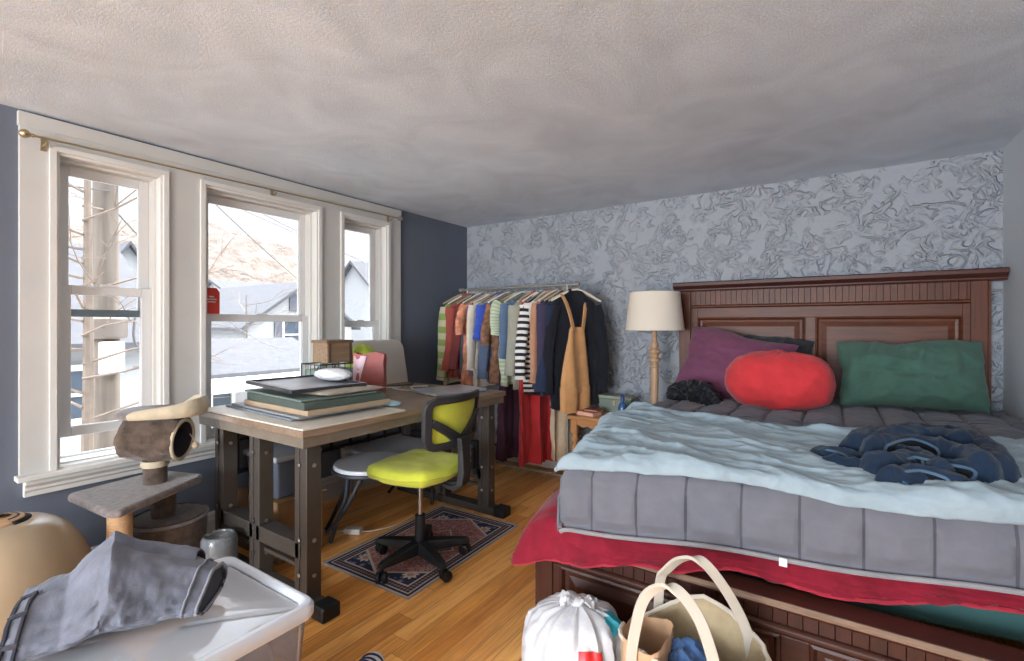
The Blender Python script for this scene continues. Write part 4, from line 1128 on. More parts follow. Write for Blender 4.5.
# folded clothes inside the bin
def bundle(x0, x1, y0, y1, z0, z1, m, seed, lab):
    q = MB(); q.blob(((x0+x1)/2,(y0+y1)/2,(z0+z1)/2), ((x1-x0)/2,(y1-y0)/2,(z1-z0)/2), lambda d: (abs(d.x)**3+abs(d.y)**3+abs(d.z)**3)**(-1/3)*(1+.05*ridge((d.x,d.y,d.z),2.2,seed))*.97, 40, 22)
    return tag(q.build('folded_clothes', m), lab, 'clothes', 'clothes inside the clear bin')
bundle(-1.70,-1.31,.22,.80,.02,.14,fabric('faded slate cloth', (96,104,122)),3,'slate folded clothes at the bottom of the clear bin')
bundle(-1.69,-1.300,.24,.52,.142,.30,fabric('mauve cloth', (150,124,140)),5,'mauve folded cloth seen through the near side of the bin')
bundle(-1.69,-1.300,.53,.795,.142,.32,fabric('navy printed cloth', (64,82,110), .3),8,'navy folded cloth seen through the bin corner')
bundle(-1.69,-1.30,.24,.50,.302,.365,fabric('sea green cloth', (120,156,158)),11,'pale green folded cloth just under the bin lid')
# denim trousers on the lid
jn = thing('trousers', 'grey blue washed trousers lying rumpled on the clear bin lid', 'trousers', (-1.56, .45, .425))
M_wash = fabric('washed grey blue denim', (112,116,128), .25, .45, 240)
M_washd = fabric('dark seam denim', (58,58,66), .2, .4)
path = [(-1.665,.300,.0),(-1.645,.345,0),(-1.625,.40,0),(-1.61,.455,0),(-1.585,.515,0),(-1.55,.575,0),(-1.51,.625,0),(-1.47,.665,0)]
TP = smooth_path(path, 12); NT_ = len(TP)
wid = [(0,.125),(.12,.128),(.35,.125),(.55,.135),(.75,.118),(1,.092)]
hgt = [(0,.052),(.12,.058),(.25,.062),(.36,.085),(.47,.105),(.56,.088),(.68,.076),(.85,.058),(1,.046)]
lids = .421
def leg_ring(k, off, wk, hk, seed, nn=90):
    kf = min(max(k,0.),1.)*(NT_-1); i = min(NT_-2, int(kf)); p = TP[i].lerp(TP[i+1], kf-i); t = (TP[min(i+3,NT_-1)]-TP[max(i-2,0)]).normalized(); t.z = 0; t.normalize()
    sd = V((t.y, -t.x, 0))   # towards the camera side
    out = []
    for j in range(nn):
        a = 2*PI*j/nn; ca, sa = math.cos(a), math.sin(a)
        w_ = interp(wid, k)*wk; h_ = interp(hgt, k)*hk
        d = 1+.14*fr((k*3.2+seed, ca*1.1, sa*1.1), 1.7, seed)
        sh = max(-.9, sa)
        # the far side stands up as a fold, the near side slopes down onto the lid
        z = lids+.006+h_*(1+sh*d)*(1-.38*max(0,ca)) 
        out.append(V((p.x, p.y, max(lids+.004, z)))+sd*(off+w_*ca*d))
    return out
def leg_mesh(off, wk, hk, seed, k0, k1, n=110):
    q = MB(); rings = [leg_ring(lerp(k0,k1,i/(n-1)), off, wk, hk, seed) for i in range(n)]
    return q, rings
def keep(c): return min(1, max(0, (c.z-lids-.006)/.02))
for off, wk, hk, seed, k0, k1 in ((0., 1., .95, 3., 0., 1.), (-.062, .66, 1.02, 9., .0, .84)):
    q, rg_ = leg_mesh(off, wk, hk, seed, k0, k1)
    q.rings(rg_, caps=False); nn = len(rg_[0])
    for r_, r2_ in ((rg_[0], rg_[4]), (rg_[-1], rg_[-5])):
        c_ = sum(r_, V((0,0,0)))/nn; c2 = sum(r2_, V((0,0,0)))/nn
        q.m(1); q.rings([r_, [c_.lerp(p, .93) for p in r_], [c2.lerp(p, .86) for p in r2_]], caps=False); q.add([c2.lerp(p, .86) for p in r2_], [tuple(range(nn))]); q.m(0)
    o_ = q.build('leg', [M_wash, M_washd], jn)
    wrinkle(o_, [(.034,6.5,seed,(.5,1.15,.8),2.6),(.012,11.,seed+2,(.9,.7,.8),2.4),(.004,34.,seed+4,(1,1,1),2.)], -1.08, keep)
M_pale = fabric('pale wash seam', (140,142,150))
for kk, rads, m_ in ((0.01,.0055,M_washd),(.085,.0045,M_washd),(.90,.003,M_pale),(.985,.004,M_pale)):
    q = MB(); r_ = leg_ring(kk, .0, 1.03, .97, 3.); q.tube([p+V((0,0,.002)) for p in r_ if p.z > lids+.010], rads, 6); q.build('stitched_band', m_, jn)
q = MB(); r0 = [leg_ring(lerp(.012,.083,i/9), 0, 1.012, .965, 3.) for i in range(10)]
q.rings([[p+V((0,0,.002)) for p in r] for r in r0], caps=False); q.build('waistband', M_wash, jn)
for j_ in (8, 18, 27):
    q = MB(); q.tube([leg_ring(lerp(.0,.095,i/9), 0, 1.03, .985, 3.)[j_]+V((0,0,.003)) for i in range(10)], (.006), 6)
    q.build('belt_loop', M_washd, jn)

# clear tub standing in front of the desk
jr_ = thing('plastic_tub', 'upturned clear plastic tub on the floor between bin and desk', 'tub', (-2.372, 1.095, 0))
M_tub = glass('cloudy tub plastic', (226,230,232), .05, .24, (200,206,212))
q = MB(); q.lathe([(.082,0),(.084,.006),(.079,.012),(.076,.20),(.073,.235),(.064,.250),(.056,.250),(.054,.243),(0.001,.243)], (-2.372,1.095,0), 36, caps=False); q.build('tub_wall', M_tub, jr_, solid=.003)
q = MB(); q.lathe([(.0,.002),(.07,.002),(.068,.10),(.04,.135),(0,.14)], (-2.372,1.095,0), 30, caps=False); q.build('contents', mat('pale paper contents', (150,152,150), .8, var=.3, vscale=40), jr_)

# ------------------------------------------------------------------ tied white carrier bag
pb = thing('plastic_bag', 'tied white plastic bag with a red square print before the footboard', 'bag', (-.66, 1.30, 0))
bc = V((-.665,1.315,0))
def bagr(th, k):
    # k 0 bottom .. 1 knot
    prof = interp([(0,.11),(.08,.138),(.35,.156),(.62,.158),(.76,.150),(.86,.134),(.93,.108),(.975,.07),(.99,.035),(1,.012)], k)
    kk = max(0,k-.45)*1.8; rad_f = .007*math.sin(th*11+3*math.sin(th*2.))*kk+.004*math.sin(th*23+k*5)*kk
    return prof+rad_f*min(1, prof/.06)+.012*fr((math.cos(th)*1.3,math.sin(th)*1.3,k*2.4),1.8,4)
q = MB(); q.grid(110, 60, lambda u, v: bc+V((bagr(2*PI*u,v)*math.cos(2*PI*u)+.02*v*v, bagr(2*PI*u,v)*.92*math.sin(2*PI*u), interp([(0,0),(1,.385)],v)-(.0 if v < .8 else 0)+.008*fr((math.cos(2*PI*u),math.sin(2*PI*u),v*3),2.5,6)*v)), cyc=True)
def m_bag():
    m = mat('white carrier film', (196,198,203), .28, bump=.35, bscale=22, bdist=.01, spec=.5); m.node_tree.nodes['Principled BSDF'].inputs['Subsurface Weight'].default_value = .0; return m
q.build('bag_body', m_bag(), pb)
q = MB()
for a in (R(-20), R(205)):
    rings = []
    for k in range(9):
        t = k/8; r = .008+.05*t; z = .386+.018*math.sin(t*2.6)-.006*t*t
        d = V((math.cos(a+.5*t), math.sin(a+.5*t), 0)); s_ = V((-d.y,d.x,0)); w_ = .008+.018*math.sin(PI*min(1,t*.9))
        rings.append([bc+V((.02,0,0))+d*r+s_*w_*x+V((0,0,z+.010*math.cos(x*5+k))) for x in (-1,-.6,-.2,.2,.6,1)])
    q.rings(rings, caps=False, cyc=False)
q.blob(bc+V((.02,0,.382)), (.024,.022,.016), lambda d: 1+.2*ridge((d.x,d.y,d.z),2.5,3), 20, 14)
q.build('knotted_ears', m_bag(), pb, solid=.0015)
def on_bag(th0, th1, z0, z1, name, m, lift=.003):
    q = MB(); q.grid(20, 14, lambda u, v: (lambda th, k: bc+V(((bagr(th,k)+lift)*math.cos(th)+.02*k*k, (bagr(th,k)+lift)*.92*math.sin(th), .385*k+.008*fr((math.cos(th),math.sin(th),k*3),2.5,6)*k)))(lerp(th0,th1,u), lerp(z0,z1,v)/.385))
    return q.build(name, m, pb)
on_bag(R(-62), R(-34), .13, .318, 'red_print', mat('red print', (206,44,48), .35))
q = MB()
for k in range(4):
    z = .16+k*.038
    q.tube([(lambda th, kk: bc+V(((bagr(th,kk)+.0045)*math.cos(th)+.02*kk*kk, (bagr(th,kk)+.0045)*.92*math.sin(th), .385*kk+.008*fr((math.cos(th),math.sin(th),kk*3),2.5,6)*kk)))(R(-59)+R(22)*i/12, (z+.006*math.sin(i*2.1+k))/.385) for i in range(13)], .0022, 5)
q.build('print_lettering', mat('pale print', (236,190,186), .4), pb)
on_bag(R(-12), R(30), .335, .368, 'teal_print', mat('teal print', (52,150,166), .4))

# ------------------------------------------------------------------ canvas tote
tt = thing('tote_bag', 'cream canvas tote bag with long handles standing before the footboard', 'bag', (-.33, 1.28, 0))
M_canv = mat('khaki canvas', (168,152,122), .9, var=.10, vscale=30, bump=.5, bscale=260, bdist=.002, spec=.1)
M_strap = mat('cream cotton webbing', (200,192,178), .85, var=.06, bump=.5, bscale=220, bdist=.002, spec=.1)
def tote_ring(k):
    z = .42*k; out = []
    for th in [2*PI*j/64 for j in range(64)]:
        e = 3.2
        x = math.copysign(abs(math.cos(th))**(2/e), math.cos(th)); y = math.copysign(abs(math.sin(th))**(2/e), math.sin(th))
        w_ = lerp(.155,.172,k); d_ = lerp(.085,.118,k)
        zz = z+(.0 if k < .9 else (.050*(1-x*x)*(y > 0)*(1 if y > .5 else .3) -.05*abs(x)*(y > 0) -.03*(1-abs(x))*(y < 0)))
        out.append(V((-.300+x*w_+.010*fr((x*2,y*2,k*3),1.5,2), 1.285+y*d_+.05*k*.3*x+.010*fr((x*2,y*2,k*3),1.7,7), zz+.006*fr((x*3,y*3,0),2,3)*k)))
    return out
TR = [tote_ring(k/16) for k in range(17)]
q = MB(); q.rings(TR, caps=False); q.add(TR[0], [tuple(range(64))]); q.build('canvas_body', M_canv, tt, solid=.003)
q = MB(); q.tube(TR[-1], .006, 6, closed=True); q.build('bound_rim', M_strap, tt)
def strap(name, pts, w_, t, wv):
    P_ = smooth_path(pts, 10); q = MB(); rings = []
    for i, p in enumerate(P_):
        tg_ = (P_[min(i+1,len(P_)-1)]-P_[max(i-1,0)]).normalized(); sd = V(wv); sd = (sd-tg_*sd.dot(tg_)).normalized(); nn = tg_.cross(sd)
        rings.append([p+sd*w_/2*a+nn*t/2*b for a, b in ((-1,-1),(-.9,-1.3),(.9,-1.3),(1,-1),(1,1),(.9,1.3),(-.9,1.3),(-1,1))])
    return q.rings(rings).build(name, M_strap, tt)
strap('handle', [(-.425,1.155,.12),(-.42,1.150,.36),(-.41,1.155,.465),(-.385,1.165,.555),(-.325,1.17,.592),(-.265,1.165,.545),(-.225,1.155,.45),(-.205,1.15,.34),(-.20,1.148,.12)], .026, .007, (.9,.5,0))
strap('handle', [(-.43,1.40,.15),(-.428,1.405,.40),(-.42,1.40,.485),(-.40,1.385,.52),(-.355,1.37,.57),(-.30,1.36,.585),(-.245,1.365,.53),(-.20,1.385,.44),(-.185,1.40,.36),(-.18,1.405,.15)], .026, .007, (.9,.5,0))
# brown paper bag and jeans inside it
pg = thing('paper_sack', 'crumpled brown paper sack standing in the cream tote', 'bag', (-.42, 1.24, .02))
q = MB(); q.grid(40, 14, lambda u, v: V((-.405,1.235,0))+V(((.055+.008*fr((u*6,v*2,0),1.5,3))*math.copysign(abs(math.cos(2*PI*u))**.6,math.cos(2*PI*u)), (.075+.012*fr((u*6,v*2,5),1.5,3))*math.copysign(abs(math.sin(2*PI*u))**.6,math.sin(2*PI*u)), .02+.405*v+.010*math.sin(u*14)*v)), cyc=True)
q.build('sack_wall', mat('brown kraft paper', (196,160,126), .7, var=.08, bump=.6, bscale=14, bdist=.01), pg)
tj = MB(); tj.blob((-.285,1.275,.27), (.07,.09,.125), lambda d: 1+.22*ridge((d.x*1.2,d.y*1.2,d.z),1.7,5)+.08*fr((d.x,d.y,d.z),4,3), 60, 40, Matrix.Rotation(R(-18),4,'Y'))
tag(tj.build('blue_jeans', fabric('mid blue denim', (66,94,136), .25, .4, 200)), 'blue jeans stuffed into the cream canvas tote', 'jeans')

# ------------------------------------------------------------------ sneaker at the bottom edge
sn = thing('sneaker', 'white and navy sneaker on the floor at the bottom edge', 'shoe', (-1.33, 1.08, 0))
MS = Matrix.Translation((-1.305,1.055,0)) @ Matrix.Rotation(R(120),4,'Z')
def shoe(k, nn=20):
    w_ = interp([(0,.012),(.06,.032),(.25,.045),(.5,.040),(.75,.036),(.94,.032),(1,.014)], k); h_ = interp([(0,.02),(.06,.038),(.3,.055),(.5,.078),(.7,.092),(1,.09)], k)
    x = .13-.26*k
    return [MS @ V((x, w_*math.cos(a), max(.016, .02+h_*max(0,math.sin(a))**.8))) for a in [PI*j/(nn-1) for j in range(nn)]]
q = MB(); q.rings([shoe(k/24) for k in range(25)], caps=True); q.build('upper', mat('white canvas upper', (226,226,230), .8, bump=.3), sn)
q = MB(); q.prism([((.135-.27*k)*1., s_*interp([(0,.014),(.06,.034),(.25,.048),(.5,.042),(.8,.039),(1,.02)],k)) for s_, ks in ((1,[i/20 for i in range(21)]),(-1,[1-i/20 for i in range(21)])) for k in ks], 0, .018, MS); q.build('sole', mat('white rubber', (232,232,230), .5), sn, smooth=False, bevel=.003)
q = MB()
for kk in (.2,.34,.48,.62): q.tube([p+V((0,0,.002)) for p in shoe(kk)[2:-2]], .004, 6)
q.build('navy_stripe', mat('navy trim', (48,52,84), .7), sn)

# ------------------------------------------------------------------ nightstand and lamp
M_pineX = m_wood('honey oak lengthwise', (150,98,58), (206,156,106), 'X', .35); M_pineZ = m_wood('honey oak upright', (150,98,58), (206,156,106), 'Z', .35)
ns = thing('nightstand', 'small honey oak side table with turned legs beside the bed', 'nightstand', (-1.27, 3.28, 0))
NX0, NX1, NY0, NY1, NZ = -1.585, -.97, 3.055, 3.5, .578
q = MB(); q.prism([(NX0,NY0),(NX1,NY0),(NX1,NY1),(NX0,NY1)], NZ-.025, NZ); q.build('tabletop', M_pineX, ns, smooth=False, bevel=.008, seg=3)
ol = [(NX0+.03,NZ-.025),(NX0+.03,NZ-.09)]
for k in range(25):
    t = k/24; ol.append((lerp(NX0+.07,NX1-.07,t), NZ-.062-.016*math.sin(t*PI*6)**2-.014*(1-abs(2*t-1))))
ol += [(NX1-.03,NZ-.09),(NX1-.03,NZ-.025)]
for y in (NY0+.03, NY1-.045):
    q = MB(); q.prism([(x, z) for x, z in ol], 0, .016, Matrix.Translation((0,y+.016,0)) @ Matrix.Rotation(PI/2,4,'X')); q.build('apron', M_pineX, ns, smooth=False, bevel=.002)
for x in (NX0+.045, NX1-.045):
    for y in (NY0+.045, NY1-.045):
        q = MB(); q.box(x-.022,x+.022,y-.022,y+.022,NZ-.12,NZ-.025)
        q.lathe([(.02,NZ-.12),(.022,NZ-.126),(.014,NZ-.136),(.021,NZ-.15),(.024,NZ-.17),(.016,NZ-.19),(.013,NZ-.2),(.022,NZ-.215),(.019,NZ-.29),(.014,NZ-.33),(.022,NZ-.345),(.014,NZ-.36),(.02,NZ-.38),(.02,.2),(.022,.19),(.014,.17),(.02,.12),(.014,.05),(.018,.02),(.012,0)], (x,y,0), 18)
        q.build('leg', M_pineZ, ns, angle=30)
q = MB(); q.box(NX0+.03,NX1-.03,NY0+.03,NY1-.03,.19,.21); q.build('shelf', M_pineX, ns, smooth=False, bevel=.003)
lm = thing('table_lamp', 'tall turned wood lamp with cream drum shade beside the headboard', 'lamp', (-1.04, 3.33, NZ))
lc = (-1.042,3.33,0)
M_lw = m_wood('limed lamp wood', (150,118,90), (204,172,140), 'Z', .5)
q = MB(); z = NZ
q.lathe([(0,z),(.085,z),(.09,z+.01),(.088,z+.03),(.06,z+.045),(.03,z+.07),(.022,z+.1),(.026,z+.14),(.028,z+.30),(.025,z+.345),(.031,z+.352),(.031,z+.362),(.022,z+.37),(.026,z+.385),(.04,z+.392),(.043,z+.402),(.038,z+.41),(.024,z+.418),(.03,z+.44),(.044,z+.452),(.046,z+.462),(.034,z+.472),(.022,z+.482),(.028,z+.505),(.018,z+.53),(.015,z+.56),(.022,z+.575),(.015,z+.59),(.014,z+.61),(0,z+.61)], lc, 28)
q.build('turned_column', M_lw, lm, angle=30)
q = MB(); q.tube([(lc[0],lc[1],z+.61),(lc[0],lc[1],z+.70)], .009, 8); q.tube([(lc[0]-.16,lc[1],1.437),(lc[0]+.16,lc[1],1.437)], .0025, 6); q.tube([(lc[0],lc[1],z+.7),(lc[0],lc[1],1.452)], .0025, 6)
q.build('socket', M_brass, lm)
q = MB(); q.lathe([(.003,1.452),(.008,1.455),(.009,1.462),(.004,1.47),(.001,1.474)], lc, 14); q.build('finial', M_brass, lm)
q = MB(); q.lathe([(.1955,1.1845),(.197,1.184),(.197,1.192),(.170,1.439),(.170,1.446),(.1685,1.446),(.1685,1.439),(.1955,1.192),(.1955,1.1845)], lc, 56, caps=False)
q.build('lamp_shade', mat('oatmeal linen', (216,208,194), .9, bump=.4, bscale=180, bdist=.002, spec=.1), lm)
# things on the nightstand
def book(cx, cy, w, d, z0, t, rz, mcov, lab):
    b = thing('book', lab, 'book', (cx, cy, z0), R(rz)); B = ROOT[b.name]
    q = MB(); q.box(-w/2,w/2,-d/2,d/2,0,.003,B); q.box(-w/2,w/2,-d/2,d/2,t-.003,t,B); q.box(-w/2,-w/2+.003,-d/2,d/2,.002,t-.002,B); q.build('cover', mcov, b, smooth=False, bevel=.001)
    q = MB(); q.box(-w/2+.004,w/2-.005,-d/2+.005,d/2-.005,.003,t-.003,B); q.build('pages', mat('book pages', (216,176,152), .8), b, smooth=False)
book(-1.455,3.15,.15,.105,NZ,.030,-12,mat('terracotta cover', (190,112,98), .5),'thick book with terracotta cover at the front of the nightstand')
book(-1.43,3.17,.12,.09,NZ+.031,.012,-6,mat('dark red cover', (124,58,58), .5),'thin dark red book on the terracotta book')
gb = thing('tin_box', 'sage green tin box on the nightstand behind the books', 'box', (-1.36, 3.40, NZ))
MB().box(-1.475,-1.225,3.36,3.46,NZ,NZ+.095).build('box_body', mat('sage enamel', (116,128,118), .45, var=.1), gb, smooth=False, bevel=.006)
MB().box(-1.48,-1.22,3.355,3.465,NZ+.096,NZ+.118).build('lid', mat('pale sage lid', (146,154,138), .4), gb, smooth=False, bevel=.005)
q = MB(); q.box(-1.36,-1.34,3.352,3.36,NZ+.05,NZ+.085); q.build('latch', M_brass, gb, smooth=False)
bt = thing('bottle', 'small blue bottle with tapered neck on the nightstand', 'bottle', (-1.24,3.24,NZ))
q = MB(); q.lathe([(0,NZ),(.03,NZ),(.032,NZ+.01),(.032,NZ+.06),(.024,NZ+.085),(.012,NZ+.10),(.012,NZ+.115),(0,NZ+.115)], (-1.24,3.24,0), 20); q.build('bottle_body', mat('blue glass', (44,84,132), .2, spec=.6), bt)
q = MB(); q.lathe([(0,NZ+.115),(.016,NZ+.115),(.014,NZ+.14),(.006,NZ+.155),(0,NZ+.156)], (-1.24,3.24,0), 16); q.build('cap', mat('dark blue cap', (34,60,104), .35), bt)
ck = thing('alarm_clock', 'small dark green round clock on the nightstand beside the bed', 'clock', (-1.12,3.22,NZ))
MC = Matrix.Translation((-1.16,3.20,NZ+.05)) @ Matrix.Rotation(R(-20),4,'Z') @ Matrix.Rotation(PI/2,4,'X')
q = MB(); q.lathe([(0,-.025),(.04,-.025),(.047,-.018),(.048,.018),(.042,.026),(.036,.022)], n=28, M=MC, caps=False); q.build('case', mat('dark green enamel', (38,58,52), .35), ck)
q = MB(); q.lathe([(0,.021),(.037,.021),(.037,.019)], n=28, M=MC, caps=False); q.build('dial', mat('green dial', (84,112,98), .4), ck)
q = MB(); q.box(-.003,.003,0,.026,.022,.0235,MC); q.box(0,.018,-.002,.002,.022,.0235,MC); q.build('hand', mat('pale hand', (220,220,210), .4), ck, smooth=False)
q = MB()
for s_ in (-.022,.022): q.tube([MC @ V((s_,-.04,0)), MC @ V((s_*1.3,-.05,0))], .005, 8)
q.build('foot', M_black, ck)
q = MB(); q.blob((-1.37,3.24,.275), (.12,.11,.062), lambda d: 1+.2*ridge((d.x,d.y,d.z),2.,17), 36, 20)
tag(q.build('dark_bag', fabric('navy nylon bag', (34,42,58), .2)), 'dark navy soft bag on the nightstand shelf', 'bag')

# ------------------------------------------------------------------ baseboard heater along the back wall
ht = thing('baseboard_heater', 'long cream baseboard heater along the textured back wall', 'heater', (-2.1, 3.57, 0))
q = MB(); HX0, HX1 = -2.80, -1.62
q.rings([[V((x, YB-.023-o, z)) for o, z in [(0,.02),(.062,.02),(.066,.03),(.066,.11),(.058,.115),(.058,.125),(.0,.125)]] for x in (HX0,HX1)]); q.build('front_cover', M_cream, ht, smooth=False)
q = MB(); q.rings([[V((x, YB-.023-o, z)) for o, z in [(0,.145),(.05,.145),(.064,.15),(.062,.165),(.03,.205),(.0,.21)]] for x in (HX0,HX1)]); q.build('top_hood', M_cream, ht, smooth=False)
q = MB(); q.box(HX0,HX1,YB-.03,YB-.023,.02,.2); q.box(HX0-.004,HX0,YB-.088,YB-.023,.0,.21); q.box(HX1,HX1+.004,YB-.088,YB-.023,.0,.21); q.build('end_plate', M_cream, ht, smooth=False)
MB().box(HX0,HX1,YB-.075,YB-.03,.126,.142).build('gap_shade_strip', mat('shadow gap', (70,68,66), .6), ht, smooth=False)  # dark strip standing for the shade between cover and hood
# ------------------------------------------------------------------ clothes rack
rk = thing('clothes_rack', 'metal clothes rack packed with hanging clothes in the back corner', 'clothes rack', (-2.12, 3.2, 0))
M_rk = mat('pale rack tube', (150,146,138), .4, .5)
RZ = 1.52; RY = 3.205
q = MB(); q.tube([(-2.68,RY,RZ),(-1.575,RY,RZ)], .010, 12); q.build('hanging_rail', M_rk, rk)
for x in (-2.61,-1.655):
    q = MB(); q.tube([(x,RY,0.03),(x,RY,RZ)], .012, 10); q.build('upright', M_rk, rk)
    q = MB(); q.tube([(x,RY-.2,.03),(x,RY+.2,.03)], .012, 10); q.build('foot', M_rk, rk)
for x in (-2.65,-1.605):
    q = MB(); q.lathe([(0,-.02),(.017,-.02),(.017,.015),(.01,.022),(0,.022)], n=14, M=Matrix.Translation((x+(-.03 if x < -2 else .03),RY,RZ)) @ Matrix.Rotation(-PI/2 if x < -2 else PI/2,4,'Y')); q.build('rail_cap', M_rk, rk)
q = MB(); q.tube([(-2.61,RY,.09),(-1.655,RY,.09)], .009, 8); q.build('cross_bar', M_rk, rk)

def hanger(x, yaw, m, seed, lab):
    h = thing('clothes_hanger', lab, 'hanger', (x, RY, RZ-.045), R(yaw), 'hangers on the clothes rack'); B = ROOT[h.name]
    hook = [(0,0,.0),(0,0,.018)]+[(0, .014*math.sin(a), .044-.015*math.cos(a)) for a in [R(20*i) for i in range(1,13)]]
    MB().tube([B @ V((0,p[1],p[2])) for p in hook], .0022, 6).build('hook', M_chrome, h)
    q = MB(); sh = [(0,-.20,-.078),(0,-.15,-.052),(0,-.07,-.012),(0,0,.006),(0,.07,-.012),(0,.15,-.052),(0,.20,-.078)]
    q.tube([B @ V(p) for p in smooth_path(sh, 4)], (.0075), 8); q.build('shoulder_arm', m, h)
    return h
def garment(x, name, lab, cat, col, length, hw=.20, flare=0., sleeve=.0, t=.03, yaw=0, seed=1, stripes=None, dy=0., drop=.0, fold=.012, sl_w=.055, mats=None, collar=None, top=-.012, straps=False, sway=0.):
    g = thing(name, lab, cat, (x, RY+dy, RZ-.045), R(yaw), None); B = ROOT[g.name]
    m = mats or [fabric('%s %d' % (name, seed), col, .10, .35, 160)]
    # rings: (z below the hanger neck, half width, thickness)
    rings = []; n = 56
    prof = [(top+.012, .045, t*.7), (top, .065, t*.8), (top-.03,.105,t), (top-.075,hw*.82,t), (top-.105,hw*.96,t), (top-.14,hw,t)]
    body0 = top-.14; L = length+.04
    NB = 34
    for k in range(1, NB+1):
        kk = k/NB; prof.append((body0-(L-.14)*kk, (hw-.025*min(1,kk*5))+flare*kk, t*(1+.25*math.sin(kk*3))))
    NP = len(prof)
    for i, (z, w_, tt_) in enumerate(prof):
        dep = min(1, max(0, (top-z)/max(.15, L)))
        ring = []
        for j in range(n):
            a = 2*PI*j/n; ca, sa = math.cos(a), math.sin(a)
            y = w_*math.copysign(abs(ca)**.8, ca)
            f = fold*math.sin(y*38+seed*2.1)+fold*.8*math.sin(y*71+seed)*dep
            px = tt_*math.copysign(abs(sa)**.7, sa)+f*(.25+dep)+.02*fr((y*2, z*2.2, 0), 2., seed)*dep+sway*dep
            zz = z+(.012*math.sin(y*9+seed)*(1 if i == NP-1 else 0))
            ring.append(B @ V((px, y+.012*fr((z*3, sa, 0), 1.5, seed+4)*dep, zz)))
        rings.append(ring)
    q = MB(); q.rings(rings, caps=True)
    if stripes:
        # horizontal bands of knitted stripes follow the rings
        per, ph = stripes
        nf = n
        for idx in range(len(q.f)):
            r_ = idx//n
            q.mi[idx] = 1 if (r_//per) % 2 == ph and r_ < NP-1 else 0
    o_ = q.build('body', m, g)
    wrinkle(o_, [(.014,9.,seed,(1,1,.35),2.2),(.007,20.,seed+3,(1,1,.4),2.)])
    if sleeve:
        for s_ in (-1, 1):
            P_ = []; rr = []
            for k in range(24):
                kk = k/23
                P_.append(B @ V((.012*math.sin(seed+kk*3)+sway*.5*kk+.01*kk, s_*(hw*.86+.055*kk**.7+.015*math.sin(kk*4+seed)), top-.10-sleeve*kk)))
                rr.append((sl_w*(1-.28*kk)*.62*(1+.12*fr((kk*5,0,0),2,seed)), sl_w*(1-.25*kk)*(1+.12*fr((kk*5,1,0),2,seed+1))))
            q = MB(); q.tube(P_, rr, 16)
            if stripes:
                for idx in range(len(q.f)): q.mi[idx] = (idx//16//(2 if stripes[0] > 2 else 1)) % 2
            q.build('sleeve', m, g)
            if sleeve > .4:
                a, b = P_[-2], P_[-1]; q = MB(); q.tube([a.lerp(b,.3), b+(b-a)*.12], [(rr[-2][0]*1.08,rr[-2][1]*1.06),(rr[-1][0]*1.08,rr[-1][1]*1.08)], 16); q.build('cuff', m[:1], g)
    if collar:
        q = MB(); q.tube([B @ V((.034*math.sin(a), .062*math.cos(a), top+.004+.010*math.sin(a))) for a in [2*PI*i/20 for i in range(20)]], (.012), 8, closed=True); q.build('collar', fabric('%s collar %d' % (name, seed), collar), g)
    return g
M_hg = [mat('wooden hanger', (176,158,128), .5), mat('white hanger', (218,214,204), .4), mat('grey hanger', (120,118,112), .4)]
fs = lambda nm, c: fabric(nm, c, .1, .35, 160)
